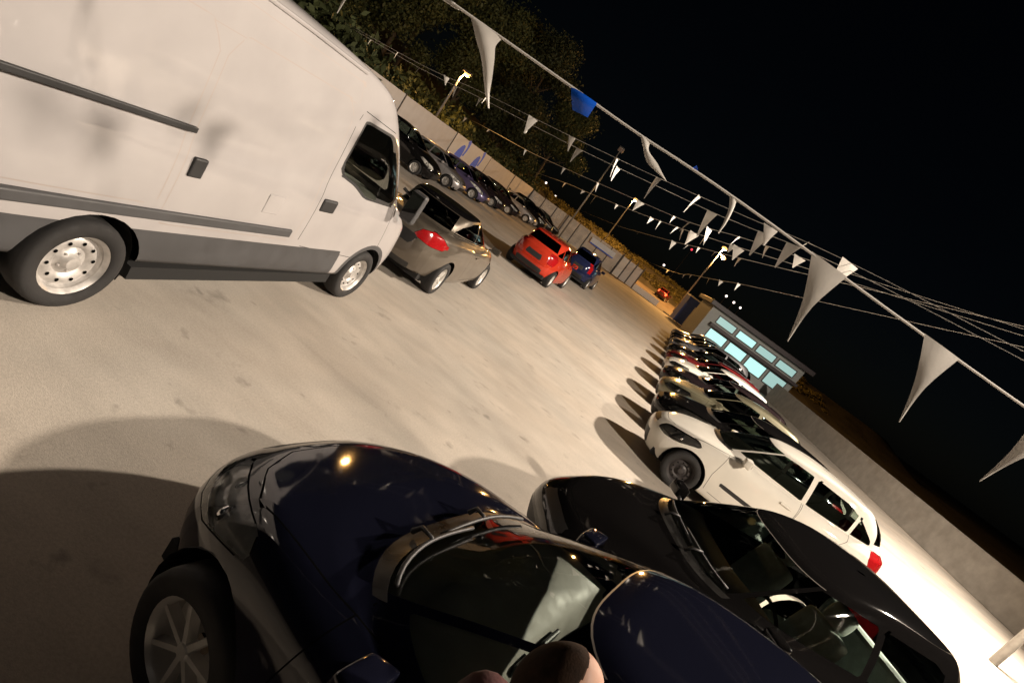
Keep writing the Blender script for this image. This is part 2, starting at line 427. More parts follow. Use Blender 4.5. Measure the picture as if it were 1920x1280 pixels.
# ---- wheels
def wheel_meshes(rad, width, style, rimmat):
    rr = rad * .66
    t = MB().lathe([(rr, -width*.36), (rr*1.03, -width*.46), (rad*.9, -width*.5), (rad*.975, -width*.42), (rad, -width*.25), (rad*1.004, 0),
                    (rad, width*.25), (rad*.975, width*.42), (rad*.9, width*.5), (rr*1.03, width*.46), (rr, width*.36)], 36)
    tyre = bpy.data.meshes.new('tyre'); tyre.from_pydata(t.V, [], t.F); tyre.polygons.foreach_set('use_smooth', [True]*len(tyre.polygons)); tyre.materials.append(M['rubber'])
    b = MB(); w = width
    b.lathe([(rr*1.0, -w*.36), (rr*.93, -w*.3), (rr*.90, w*.28), (rr*.96, w*.36), (rr*1.02, w*.42), (rr*1.02, w*.38)], 36)
    if style.startswith('alloy'):
        n = int(style[5:]); hub = rr*.2
        b.lathe([(0.001, w*.34), (hub*.7, w*.34), (hub, w*.28), (hub*1.1, w*.1)], 20)
        for k in range(n):
            q = 2*math.pi*k/n; c, s_ = math.cos(q), math.sin(q); hw0, hw1 = rr*(.085 if n > 6 else .13), rr*(.07 if n > 6 else .10)
            V = []
            for (rad_, hw, y0, y1) in ((hub*.6, hw0, w*.12, w*.31), (rr*.93, hw1, w*.12, w*.33)):
                for sg in (-1, 1):
                    for yy in (y0, y1):
                        hh = hw * (1 if yy == y0 else .7)
                        V.append((rad_*c - sg*hh*s_, yy, rad_*s_ + sg*hh*c))
            b.add(V, [[0,1,3,2],[4,6,7,5],[0,4,5,1],[2,3,7,6],[1,5,7,3],[0,2,6,4]])
        b.lathe([(rr*.9, -w*.1), (hub, -w*.1)], 24)
    else:                           # pressed steel disc with a raised crown and holes
        n = 40; prof = [(rr*.93, w*.26), (rr*.84, w*.12), (rr*.72, w*.20), (rr*.58, w*.20), (rr*.46, w*.10), (rr*.30, w*.16), (rr*.22, w*.30), (rr*.20, w*.34), (.001, w*.35)]
        b.lathe(prof, n)
        h = MB()
        for k in range(10):
            q = 2*math.pi*(k+.5)/10; cx, cz = rr*.66*math.cos(q), rr*.66*math.sin(q)
            V = [(cx + rr*.062*math.cos(a), w*.215, cz + rr*.062*math.sin(a)) for a in [2*math.pi*i/10 for i in range(10)]]
            h.add(V, [list(range(10))])
        for k in range(5):
            q = 2*math.pi*k/5; b.ball((rr*.33*math.cos(q), w*.19, rr*.33*math.sin(q)), rr*.045, 6, 4)
        holes = bpy.data.meshes.new('rim_holes'); holes.from_pydata(h.V, [], h.F); holes.materials.append(M['seam'])
    rim = bpy.data.meshes.new('rim'); rim.from_pydata(b.V, [], b.F); rim.polygons.foreach_set('use_smooth', [True]*len(rim.polygons)); rim.materials.append(rimmat)
    try: rim.set_sharp_from_angle(angle=R(40))
    except Exception: pass
    return tyre, rim, (None if style.startswith('alloy') else holes)
WHEELS = {}
def add_wheel(parent, x, y, rad, width, style, rimmat, side, steer=0):
    key = (rad, width, style, rimmat.name)
    if key not in WHEELS: WHEELS[key] = wheel_meshes(*key[:3], rimmat)
    ty, rim, holes = WHEELS[key]
    w = empty('wheel', (x, y, rad), 0, parent)
    w.rotation_euler = (0, random.uniform(0, 6), (0 if side > 0 else math.pi) + steer)
    w.rotation_mode = 'XYZ'
    link(bpy.data.objects.new('tyre', ty), w); link(bpy.data.objects.new('rim', rim), w)
    if holes: link(bpy.data.objects.new('rim_hole', holes), w)['kind'] = 'stuff'
    return w

# ---- car body types --------------------------------------------------
def sc_rings(rings, kx=1., ky=1., kz=1., dz=0.):
    out = []
    for r in rings:
        q = dict(r); q['xf'] *= kx; q['xr'] *= kx; q['w'] *= ky
        if 'xm' in q: q['xm'] *= kx
        q['z'] = [(a * kx, b * kz + dz) for a, b in r['z']]; out.append(q)
    return out

HATCH = [
 dict(xf=1.66, xr=-1.68, w=.66, z=[(-1.7,.26),(0,.2),(1.7,.2)], k=2),
 dict(xf=1.84, xr=-1.83, w=.775, z=[(-1.9,.29),(-1,.21),(1,.20),(1.9,.20)]),
 dict(xf=1.945, xr=-1.93, w=.815, z=[(-1.9,.44),(0,.40),(1.9,.40)]),
 dict(xf=1.94, xr=-1.925, w=.835, z=[(-1.9,.62),(0,.60),(1.9,.57)], n=(3.3,3.8)),
 dict(xf=1.85, xr=-1.885, w=.822, z=[(-1.9,.94),(0,.82),(.9,.78),(1.5,.72),(1.9,.66)], n=(2.9,3.6)),
 dict(xf=1.76, xr=-1.84, w=.785, z=[(-1.9,1.0),(0,.90),(.9,.87),(1.5,.79),(1.78,.71)], n=(2.7,3.4)),
 dict(xf=1.38, xr=-1.80, w=.745, z=[(-1.9,1.04),(0,.945),(.8,.925),(1.2,.88),(1.4,.845)], n=(2.8,3.2)),
 dict(xm=0.000, xf=1.00, xr=-1.76, w=.715, z=[(-1.8,1.06),(0,.97),(.7,.955),(1.0,.945)], n=(3.2,3.4)),
 dict(xm=-0.360, xf=.64, xr=-1.62, w=.655, z=[(-1.6,1.25),(0,1.19),(.64,1.16)], n=(3.4,3.4)),
 dict(xm=-0.730, xf=.27, xr=-1.36, w=.565, z=[(-1.4,1.41),(-.5,1.42),(.27,1.365)], n=(3.6,3.6)),
 dict(xf=.10, xr=-1.20, w=.48, z=[(-1.2,1.445),(-.4,1.462),(.1,1.412)], n=(3,3)),
 dict(xf=-.25, xr=-.85, w=.22, z=[(-.85,1.47),(-.5,1.478),(-.25,1.468)], n=(2.6,2.6)),
 dict(xf=-.5, xr=-.6, w=.02, z=[(-.6,1.481),(-.5,1.481)], n=(2,2)),
]
COUPE = [
 dict(xf=2.0, xr=-2.0, w=.70, z=[(-2.2,.27),(0,.2),(2,.2)], k=2),
 dict(xf=2.12, xr=-2.15, w=.82, z=[(-2.2,.32),(-1,.21),(1,.20),(2.2,.2)]),
 dict(xf=2.22, xr=-2.28, w=.885, z=[(-2.2,.47),(0,.42),(2.2,.42)]),
 dict(xf=2.2, xr=-2.27, w=.90, z=[(-2.2,.68),(0,.62),(2.2,.58)], n=(3.4,4.2)),
 dict(xf=2.1, xr=-2.22, w=.875, z=[(-2.2,1.0),(-1.2,.95),(0,.86),(.9,.82),(2.1,.70)], n=(3,4)),
 dict(xf=2.0, xr=-2.18, w=.82, z=[(-2.2,1.07),(-1.2,1.03),(0,.93),(.9,.90),(1.6,.83),(2.0,.74)], n=(2.8,3.6)),
 dict(xf=1.55, xr=-1.95, w=.775, z=[(-1.95,1.09),(-1.2,1.07),(0,.97),(.9,.95),(1.55,.86)], n=(2.6,3)),
 dict(xm=0.220, xf=1.12, xr=-1.66, w=.745, z=[(-1.66,1.11),(-.6,1.04),(.6,.98),(1.1,.97)], n=(2.6,2.6)),
 dict(xm=-0.180, xf=.72, xr=-1.36, w=.69, z=[(-1.1,1.24),(0,1.2),(.7,1.16)], n=(2.7,2.6)),
 dict(xm=-0.600, xf=.30, xr=-.98, w=.60, z=[(-.9,1.37),(-.3,1.41),(.3,1.36)], n=(3,2.8)),
 dict(xf=.12, xr=-.78, w=.50, z=[(-.6,1.42),(-.25,1.44),(.1,1.41)], n=(3,2.8)),
 dict(xf=-.15, xr=-.4, w=.2, z=[(-.4,1.448),(-.15,1.448)], n=(2.6,2.6)),
 dict(xf=-.25, xr=-.3, w=.02, z=[(-.3,1.452),(-.25,1.452)], n=(2,2)),
]
VAN = [   # origin under the front axle
 dict(xm=-0.130, xf=0.72, xr=-4.5, w=.80, z=[(-4.5,.42),(.7,.34)], k=2, n=(3.3,9)),
 dict(xm=-0.030, xf=0.82, xr=-4.62, w=.955, z=[(-4.6,.42),(-1,.36),(.5,.33),(.8,.32)], n=(3.3,10)),
 dict(xm=0.090, xf=0.94, xr=-4.66, w=.985, z=[(-4.6,.66),(.9,.60)], n=(3.3,10)),
 dict(xm=0.070, xf=0.92, xr=-4.66, w=.995, z=[(-4.6,1.05),(-1,.95),(.9,.86)], n=(3.3,12)),
 dict(xm=0.030, xf=0.88, xr=-4.66, w=.985, z=[(-4.6,1.3),(-1,1.22),(.2,1.14),(.8,1.02)], n=(3.3,12)),
 dict(xm=-0.050, xf=0.80, xr=-4.66, w=.965, z=[(-4.6,1.42),(-1,1.34),(.2,1.24),(.66,1.10)], n=(3.3,12)),
 dict(xm=-0.230, xf=0.62, xr=-4.66, w=.955, z=[(-4.6,1.5),(-1,1.42),(.1,1.32),(.4,1.24)], n=(3.3,12)),
 dict(xm=-0.390, xf=0.46, xr=-4.66, w=.95, z=[(-4.6,1.58),(-1,1.48),(.0,1.38),(.25,1.33)], n=(3.3,12)),
 dict(xm=-0.810, xf=0.04, xr=-4.65, w=.925, z=[(-4.6,1.95),(-1,1.86),(-.2,1.80)], n=(3.3,12)),
 dict(xm=-1.250, xf=-0.40, xr=-4.62, w=.88, z=[(-4.6,2.33),(-2,2.28),(-1,2.25),(-.6,2.20)], n=(3.3,12)),
 dict(xm=-1.490, xf=-0.64, xr=-4.58, w=.815, z=[(-4.6,2.47),(-2,2.45),(-1.2,2.42),(-.86,2.36)], n=(3.3,10)),
 dict(xf=-1.20, xr=-4.4, w=.6, z=[(-4.4,2.53),(-2,2.52),(-1.2,2.47)], n=(3.3,8)),
 dict(xf=-2.40, xr=-2.8, w=.02, z=[(-2.8,2.56),(-2.4,2.56)], n=(2,2)),
]

CAR_KITS = {}
def kit(key, rings, axles, rad, archR, feats, glass_s=(7.1, 8.92), aw=.5):
    """cut the skin of one body type once; returns emitted meshes"""
    if key in CAR_KITS: return CAR_KITS[key]
    sh = Shell(rings)
    for ax in axles:
        sh.c(lambda **e: np.hypot(e['x'] - ax, e['z'] - rad) - archR + np.where(e['y'] > aw, 0, 10) * 0)
    sh.regions.append(('cutaway', lambda **e: np.any([(np.hypot(e['x'] - ax, e['z'] - rad) < archR) for ax in axles], 0) & (e['y'] > aw) & (e['s'] < 5.2), False))
    feats(sh)
    parts = sh.emit()
    CAR_KITS[key] = (sh, [(nm, mesh_n(nm, P, N, F, M['seam'])) for nm, P, N, F in parts])
    return CAR_KITS[key]

def feats_hatch(kx=1., kz=1., dz=0., tall=0., tailstyle=0, strip=False, five=True, hl=1.0, hlx=1.0, redplate=False):
    Z = lambda z: z * kz + dz
    def f(s):
        gh = lambda **e: (e['s'] > 7) & (e['s'] < 9.05)
        # glass
        s.band('windshield', [lambda **e: e['s'] - 7.10, lambda **e: e['s'] - 8.86, lambda **e: e['u'] - .90], lambda **e: (e['s'] > 7.10) & (e['s'] < 8.86) & (e['u'] < .90))
        s.band('cowl', [lambda **e: e['s'] - 6.88, lambda **e: e['u'] - .97], lambda **e: (e['s'] > 6.88) & (e['s'] <= 7.10) & (e['u'] < .97))
        s.band('windshield_trim', [lambda **e: e['s'] - 8.882], lambda **e: (e['s'] >= 8.86) & (e['s'] < 8.882) & (e['u'] < .96))
        s.band('rear_window', [lambda **e: e['s'] - 7.35, lambda **e: e['s'] - 8.80, lambda **e: e['u'] - 2.13], lambda **e: (e['s'] > 7.35) & (e['s'] < 8.80) & (e['u'] > 2.13))
        P = lambda L: [(a * kx, Z(b)) for a, b in L]
        sd = lambda **e: (e['u'] > .98) & (e['u'] < 2.08) & (e['s'] > 6.9)
        s.poly('side_window', ('x', 'z'), P([(.70,1.015),(.28,1.325),(-.02,1.36),(-.28,1.365),(-.32,1.0)]), sd, rnd=.004)
        if five:
            s.poly('side_window', ('x', 'z'), P([(-.40,1.0),(-.36,1.365),(-.90,1.355),(-1.06,1.30),(-1.06,1.035)]), sd, rnd=.004)
            s.poly('side_window', ('x', 'z'), P([(-1.12,1.04),(-1.12,1.29),(-1.42,1.12),(-1.46,1.06)]), sd, rnd=.004)
        else:
            s.poly('side_window', ('x', 'z'), P([(-.40,1.0),(-.36,1.365),(-.90,1.355),(-1.10,1.30),(-1.42,1.10),(-1.40,1.05)]), sd, rnd=.004)
        # lamps
        h0 = hl
        s.poly('headlight', ('qf', 'z'), [(.80*kx, Z(.60)), (1.05*kx, Z(.60)), (1.40*kx, Z(.69)), (1.98*kx, Z(.835)), (1.80*kx, Z(.86)), (1.25*kx, Z(.79)), (.86*kx, Z(.69))] if hlx > 1 else [(.58*kx, Z(.59)), (.84*kx, Z(.57)), (1.10*kx, Z(.60)), (1.46*kx*hlx, Z(.60+.13*h0)), (1.36*kx*hlx, Z(.60+.165*h0)), (1.0*kx, Z(.60+.115*h0)), (.62*kx, Z(.60+.06*h0))],
               lambda **e: (e['u'] < 1.6) & (e['s'] < 5.75), rnd=.018, seam=.006)
        if tailstyle == 0:
            s.poly('taillight', ('qr', 'z'), [(.55*kx, Z(.72)), (.60*kx, Z(1.0)), (1.0*kx, Z(1.02)), (1.10*kx, Z(.92)), (.95*kx, Z(.70))], lambda **e: (e['u'] > 1.6) & (e['s'] < 7), rnd=.012, seam=.006)
        else:
            s.poly('taillight', ('qr', 'z'), [(.62*kx, Z(.70)), (.66*kx, Z(1.30)), (.86*kx, Z(1.28)), (.95*kx, Z(1.0)), (.90*kx, Z(.70))], lambda **e: (e['u'] > 1.6), rnd=.012, seam=.006)
        s.poly('grille', ('qf', 'z'), [(-.4, Z(.60)), (.36, Z(.60)), (.33, Z(.64)), (-.4, Z(.65))], lambda **e: e['u'] < .9, side=False, rnd=.012)
        s.poly('lower_grille', ('qf', 'z'), [(-.5, Z(.26)), (.50, Z(.26)), (.44, Z(.42)), (-.5, Z(.43))], lambda **e: e['u'] < .9, side=False, rnd=.02)
        s.poly('plate_recess', ('qr', 'z'), [(-.3, Z(.66)), (.30, Z(.66)), (.28, Z(.80)), (-.3, Z(.80))], lambda **e: e['u'] > 2.1, side=False, rnd=.015)
        s.poly('lower_trim', ('qr', 'z'), [(-.3, Z(.30)), (.62, Z(.30)), (.55, Z(.44)), (-.3, Z(.44))], lambda **e: e['u'] > 2.1, side=False, rnd=.015)
        # hood, tailgate, doors
        s.poly('hood', ('x', 'y'), [(-.2, -.3), (-.2, .70), (.95*kx, .70), (1.45*kx, .64), (1.64*kx, .48), (1.76*kx, .25), (1.79*kx, -.3)], lambda **e: (e['s'] > 4.5) & (e['s'] <= 6.88) & (e['u'] < 1.5) & (e['x'] > .5), side=False, seam=.007)
        low = lambda **e: (e['u'] > 1.0) & (e['u'] < 2.05) & (e['s'] < 7.05)
        if strip:
            s.poly('side_strip', ('x', 'z'), P([(.68,.47),(.70,.53),(-.78,.53),(-.78,.47)]), low)
        s.poly('door', ('x', 'z'), P([(.82,.30),(.86,.55),(.80,1.02),(-.34,1.1),(-.36,.60),(-.30,.28)]), low, seam=.006)
        if five: s.poly('door', ('x', 'z'), P([(-.36,.28),(-.38,1.1),(-1.1,1.1),(-1.12,.95),(-.92,.70),(-.80,.28)]), low, seam=.006)
        s.poly('tailgate', ('qr', 'z'), [(-.3, Z(.58)), (.60*kx, Z(.58)), (.66*kx, Z(1.30)), (-.3, Z(1.30))], lambda **e: (e['u'] > 2.05) & (e['s'] < 8.6), side=False, seam=.006)
        s.band('bumper', [lambda **e: e['s'] - 3.2, lambda **e: e['u'] - 1.22, lambda **e: e['u'] - 1.80], lambda **e: (e['s'] < 3.2) & (e['u'] < 1.22), side=False)
        s.regions.append(('rear_bumper', lambda **e: (e['s'] < 3.2) & (e['u'] > 1.80), False))
    return f
def feats_coupe(s):
    s.band('roof', [lambda **e: e['s'] - 8.95], lambda **e: e['s'] > 8.95)
    s.band('windshield', [lambda **e: e['s'] - 7.16, lambda **e: e['s'] - 8.86, lambda **e: e['u'] - .90], lambda **e: (e['s'] > 7.16) & (e['s'] < 8.86) & (e['u'] < .90))
    s.band('rear_window', [lambda **e: e['s'] - 7.12, lambda **e: e['s'] - 8.88, lambda **e: e['u'] - 2.1], lambda **e: (e['s'] > 7.12) & (e['s'] < 8.88) & (e['u'] > 2.1))
    sd = lambda **e: (e['u'] > .98) & (e['u'] < 2.08) & (e['s'] > 6.9)
    s.poly('side_window', ('x', 'z'), [(.86,1.0),(.34,1.32),(.05,1.37),(-.22,1.38),(-.25,1.045)], sd, rnd=.004)
    s.poly('side_window', ('x', 'z'), [(-.29,1.05),(-.26,1.375),(-.62,1.345),(-.95,1.22),(-1.12,1.11)], sd, rnd=.004)
    s.band('window_trim', [lambda **e: e['s'] - 6.93, lambda **e: e['s'] - 7.12], lambda **e: (e['s'] > 6.98) & (e['s'] < 7.12) & (e['u'] > 1.05) & (e['u'] < 1.98), side=True)
    s.poly('headlight', ('qf', 'z'), [(.55,.60),(.85,.58),(1.15,.62),(1.7,.78),(1.55,.80),(1.0,.73),(.6,.67)], lambda **e: (e['u'] < 1.45) & (e['s'] < 5.6), rnd=.018)
    s.poly('taillight', ('qr', 'z'), [(.42,.87),(.55,.99),(.85,1.035),(1.12,1.0),(1.36,.90),(1.22,.84),(.8,.83)], lambda **e: (e['u'] > 1.6) & (e['s'] < 6), rnd=.012, seam=.006)
    s.poly('plate_recess', ('qr', 'z'), [(-.3,.70),(.42,.70),(.5,.86),(-.3,.86)], lambda **e: e['u'] > 2.1, side=False, rnd=.01)
    s.poly('lower_trim', ('qr', 'z'), [(-.3,.28),(.72,.28),(.66,.40),(-.3,.40)], lambda **e: e['u'] > 2.1, side=False, rnd=.012)
    s.poly('boot_lid', ('x', 'y'), [(-1.76,-.3),(-1.76,.62),(-2.1,.62),(-2.3,.55),(-2.3,-.3)], lambda **e: (e['u'] > 1.9) & (e['s'] > 3.7) & (e['s'] < 7), side=False, seam=.007)
    low = lambda **e: (e['u'] > 1.0) & (e['u'] < 2.05) & (e['s'] < 7.05)
    s.poly('door', ('x', 'z'), [(.92,.30),(.96,.6),(.90,1.02),(-.38,1.1),(-.42,.60),(-.30,.28)], low, seam=.006)
    s.poly('hood', ('x', 'y'), [(.2,-.3),(.2,.72),(1.1,.72),(1.7,.62),(2.0,.4),(2.06,-.3)], lambda **e: (e['s'] > 4.5) & (e['s'] < 7.1) & (e['u'] < 1.5) & (e['x'] > .7), side=False, seam=.007)
    s.band('bumper', [lambda **e: e['s'] - 3.15, lambda **e: e['u'] - 1.22, lambda **e: e['u'] - 1.82], lambda **e: (e['s'] < 3.15) & (e['u'] < 1.22), side=False)
    s.regions.append(('rear_bumper', lambda **e: (e['s'] < 3.15) & (e['u'] > 1.82), False))
def feats_van(s):
    s.band('windshield', [lambda **e: e['s'] - 7.1, lambda **e: e['s'] - 8.72, lambda **e: e['u'] - .86], lambda **e: (e['s'] > 7.1) & (e['s'] < 8.72) & (e['u'] < .86))
    s.band('cowl', [lambda **e: e['s'] - 6.7], lambda **e: (e['s'] > 6.7) & (e['s'] <= 7.1) & (e['u'] < .97))
    sd = lambda **e: (e['u'] > .9) & (e['u'] < 1.9)
    s.poly('quarter_light', ('x', 'z'), [(-.62,1.93),(-.50,1.86),(-.10,1.46),(-.18,1.38),(-.50,1.40)], sd, rnd=.015)
    s.poly('side_window', ('x', 'z'), [(-1.30,2.03),(-.80,2.02),(-.655,1.93),(-.535,1.37),(-.72,1.38),(-1.0,1.48),(-1.26,1.53),(-1.33,1.60)], sd, rnd=.02)
    s.poly('rubber_seal', ('x', 'z'), [(-1.32,2.05),(-.72,2.04),(-.50,1.92),(-.06,1.46),(-.14,1.35),(-.75,1.36),(-1.02,1.46),(-1.28,1.51),(-1.36,1.58)], sd, rnd=.025)
    lowc = lambda **e: (e['u'] > .85) & (e['u'] < 2.0)
    # grey arch trim and sill band
    s.poly('sill_trim', ('x', 'z'), [(-4.7,.30),(-4.7,.68),(-.62,.68),(-.58,.30)], lambda **e: (e['s'] < 4) & (e['u'] > .9), rnd=.0)
    s.c(lambda **e: np.hypot(e['x'], e['z'] - .34) - .475); 
    s.regions.append(('arch_trim', lambda **e: (np.hypot(e['x'], e['z'] - .34) < .475) & (e['y'] > .5) & (e['s'] < 4.4), True))
    s.poly('headlight', ('qf', 'z'), [(.50,.86),(.95,.84),(1.05,.92),(1.05,1.06),(.9,1.05),(.5,.98)], lambda **e: e['u'] < 1.3, rnd=.02)
    s.poly('indicator', ('qf', 'z'), [(1.07,.86),(1.17,.86),(1.17,1.03),(1.09,1.05)], lambda **e: e['u'] < 1.4, rnd=.01)
    s.band('bumper', [lambda **e: e['s'] - 2.75, lambda **e: e['x'] - .43], lambda **e: (e['s'] < 2.75) & (e['x'] > .43), side=False)
    s.poly('grille', ('qf', 'z'), [(-.3,.88),(.42,.88),(.40,1.0),(-.3,1.02)], lambda **e: e['u'] < .9, side=False, rnd=.02)
    s.poly('door', ('x', 'z'), [(-1.47,.70),(-1.46,2.0),(-1.42,2.14),(-.72,2.09),(-.52,1.97),(-.03,1.42),(-.02,1.25),(.05,.80),(-.2,.60)], lowc, seam=.006)
    # side panels behind the door, flush; the pressings' shade is a darker white outline
    s.poly('side_panel', ('x', 'z'), [(-1.62,.80),(-1.60,2.02),(-1.72,2.12),(-2.95,2.12),(-3.02,2.0),(-3.02,.80)], lowc, seam=.009, rnd=.05, seamname='press_shade_line')
    s.poly('side_panel', ('x', 'z'), [(-3.2,.95),(-3.2,2.0),(-3.3,2.12),(-4.4,2.12),(-4.48,2.0),(-4.48,.95)], lowc, seam=.009, rnd=.05, seamname='press_shade_line')
    s.poly('upper_panel', ('x', 'z'), [(-1.55,2.16),(-1.60,2.34),(-4.5,2.38),(-4.5,2.16)], lambda **e: (e['u'] > .95) & (e['u'] < 2.0) & (e['s'] < 10), seam=.006, seamname='press_shade_line')

def arch_liner(parent, ax, rad, archR, w, name='arch_liner'):
    for sg in (1, -1):
        V = []; F = []; n = 16
        for k in range(n + 1):
            q = math.pi * (-.12 + 1.24 * k / n)
            for y in (w, w - .30):
                V.append((ax + (archR + .004) * math.cos(q), sg * y, rad + (archR + .004) * math.sin(q)))
        for k in range(n): F.append([2*k, 2*k+1, 2*k+3, 2*k+2])
        F.append([2*k+1 for k in range(n + 1)])
        pyobj(name, V, F, M['under'], parent)

def seat(parent, x, y, z, material, s=1.):
    st = empty('seat', (x, y, z), 0, parent)
    for nm, c, h in (('cushion', (0.05, 0, .08), (.26, .24, .085)), ('backrest', (-.27, 0, .38), (.075, .235, .32)), ('headrest', (-.36, 0, .78), (.05, .13, .10))):
        bm = bmesh.new(); bmesh.ops.create_cube(bm, size=2)
        for v in bm.verts: v.co = Vector((v.co.x * h[0], v.co.y * h[1], v.co.z * h[2]))
        me = bpy.data.meshes.new(nm); bm.to_mesh(me); bm.free(); me.materials.append(material)
        me.polygons.foreach_set('use_smooth', [True] * 6)
        o = link(bpy.data.objects.new(nm, me), st); o.location = c
        if nm == 'backrest': o.rotation_euler = (0, R(-14), 0)
        if nm == 'headrest': o.rotation_euler = (0, R(-10), 0)
        md = o.modifiers.new('round', 'SUBSURF'); md.levels = md.render_levels = 3
        for e in me.edges: pass
        b = o.modifiers.new('bev', 'BEVEL'); b.width = .06; b.segments = 2; o.modifiers.move(1, 0)

def mirror_housing(parent, x, y, z, sg, material, s=1.):
    o = MB().box((-.055 * s, -.11 * s, -.075 * s), (.06 * s, .11 * s, .075 * s)).build('mirror', material, parent, smooth=True)
    for v in o.data.vertices:
        if v.co.x > 0: v.co.y *= .72; v.co.z *= .7
    bv = o.modifiers.new('b', 'BEVEL'); bv.width = .022; bv.segments = 2
    ss = o.modifiers.new('s', 'SUBSURF'); ss.levels = ss.render_levels = 2
    o.location = (x, sg * y, z)
    MB().lathe([(.001, 0), (.065 * s, .0)], 20).build('mirror_glass', M['mirror'], o)
    g = o.children[0]; g.rotation_euler = (0, 0, R(90)); g.location = (-.062 * s, 0, 0); g.scale = (1.25, 1, .85)
    MB().tube([(0, -sg * .05, -.03), (0.02, -sg * .16, -.05)], .018).build('mirror_arm', M['plastic'], o)
    return o

def make_car(name, label, loc, heading, kitdata, color, axles, rad, archR, width, halfw, style='alloy5', rimmat=None, group=None,
             glass='glass_dark', interior=None, detail=1, belt=(.78, .74, 1.02), handles=((-.15, .86),), scale=1., strip=None, wheels=((1, 1), (1, -1), (0, 1), (0, -1)), cat='car', lampcol=None):
    sh, parts = kitdata
    root = empty(name, loc, heading); root.scale = (scale,) * 3
    tag(root, label, cat, group)
    mats = dict(body=color, hood=color, door=color, tailgate=color, boot_lid=color, bumper=color, rear_bumper=color, side_panel=color, upper_panel=color,
                windshield=M[glass], rear_window=M[glass], side_window=M[glass], quarter_light=M[glass], seam=M['seam'], cowl=M['cowlplastic'] if detail > 1 else M['plastic'], grille=M['plastic'],
                lower_grille=M['plastic'], plate_recess=M['plastic'], lower_trim=M['plastic'], headlight=M['lens'], taillight=M['tail'],
                side_strip=M['plastic'], rubber_seal=M['plastic'], sill_trim=M['greyplastic'], arch_trim=M['greyplastic'], indicator=M['tail'], window_trim=M['chrome'], press_shade_line=M['pressshade'], roof=M['black'], windshield_trim=M['trimgrey'])
    if strip: mats.update(strip)
    for nm, me in parts:
        o = bpy.data.objects.new(nm, me); link(o, root)
        o.material_slots[0].link = 'OBJECT'; o.material_slots[0].material = mats[nm]
        if nm in ('seam', 'press_shade_line'): o['kind'] = 'stuff'
        if nm == 'headlight':
            key = me.name + '_refl'
            r = bpy.data.meshes.get(key)
            if not r:
                r = me.copy(); r.name = key
                n = [v.normal.copy() for v in r.vertices]
                cen = sum((v.co for v in r.vertices), Vector()) / len(r.vertices)
                for v, q in zip(r.vertices, n): v.co = v.co - q * .03
                r.materials[0] = M['reflector']
            rf = link(bpy.data.objects.new('reflector', r), o)
            rf.material_slots[0].link = 'DATA'
            if detail:
                nc = sum((v.normal for v in me.vertices), Vector()).normalized(); cen = sum((v.co for v in me.vertices), Vector()) / len(me.vertices)
                for dy in (-.13, .06):
                    c = cen + Vector((-dy * .6, dy * (1 if cen.y > 0 else -1) * .7, -.01)) - nc * .022
                    MB().ball(c, .045, 12, 8, (.6, 1, 1)).build('bulb', M['chrome'], o, smooth=True)
    for k, ax in enumerate(axles):
        arch_liner(root, ax, rad, archR, halfw - .09)
    for a, sg in wheels:
        add_wheel(root, axles[0] if a else axles[1], sg * (halfw - width / 2 - .012), rad, width, style, rimmat or M['alloy'], sg)
    xs = sorted(axles)
    MB().box((xs[0] - .55, -halfw + .22, .19), (xs[1] + .5, halfw - .22, .30)).box((xs[0] + archR + .03, -halfw + .07, .21), (xs[1] - archR - .03, halfw - .07, .32)).build('underbody', M['under'], root)
    bx, by, bz = belt
    if bx is not None:
        for sg in (1, -1): mirror_housing(root, bx, by + .13, bz, sg, color if detail < 3 else M['plastic'])
    for hx, hz in handles:
        for sg in (1, -1):
            # find the skin width there
            A = sh.A.reshape(-1, 5); k = np.argmin((A[:, 0] - hx)**2 + (A[:, 2] - hz)**2); y = A[k, 1]
            MB().box((hx - .09, y - .005, hz - .014), (hx + .09, y + .022, hz + .014)).build('door_handle', color if cat != 'van' else M['plastic'], root, bevel=.008).scale = (1, sg, 1)
    return root

def num_plate(root, x, z, front=True):
    o = MB().box((-.006, -.26, -.055), (.006, .26, .055)).build('number_plate', M['plate'], root, bevel=.004); o.location = (x, 0, z); return o
# ================================================================== setting
def sheet(name, pts, z, material, kind='structure', label=None):
    o = pyobj(name, [(x, y, (z if not callable(z) else z(x, y))) for x, y in pts], [list(range(len(pts)))], material)
    tag(o, label, None, None, kind); return o
fence_x = lambda y: -16.3 + .14 * y
# ground to the horizon: flat near the lot, a wooded bank rising to the left and a grass bank at the back
def ground_z(x, y):
    z = -.03
    dl = fence_x(min(y, 70)) - 1.5 - x                       # metres beyond the left fence
    if dl > 0: z += min(dl * .16, 9) * (1 if y < 120 else max(0, 1 - (y - 120) / 80))
    db = y - 84
    if db > 0 and x < 60: z += min(db * .22, 2.6)
    if 66 < y <= 84: z += (y - 66) / 18 * .9
    elif y > 84: z += .9
    return z
xs = [-900, -400, -200] + list(range(-100, 101, 3)) + [200, 400, 900]; ys = [-400, -100, -40] + list(range(-16, 160, 3)) + [220, 400, 900, 1800]
V = [(x, y, ground_z(x, y)) for y in ys for x in xs]; nx = len(xs)
F = [[j*nx+i, j*nx+i+1, (j+1)*nx+i+1, (j+1)*nx+i] for j in range(len(ys)-1) for i in range(nx-1)]
tag(pyobj('ground', V, F, M['earth'], smooth=True), kind='structure')
lot = [(fence_x(-30) - .5, -30), (26, -30), (26, 66.2), (fence_x(66) - .3, 66.2)]
sheet('car_lot', lot, 0.0, M['asphalt'])
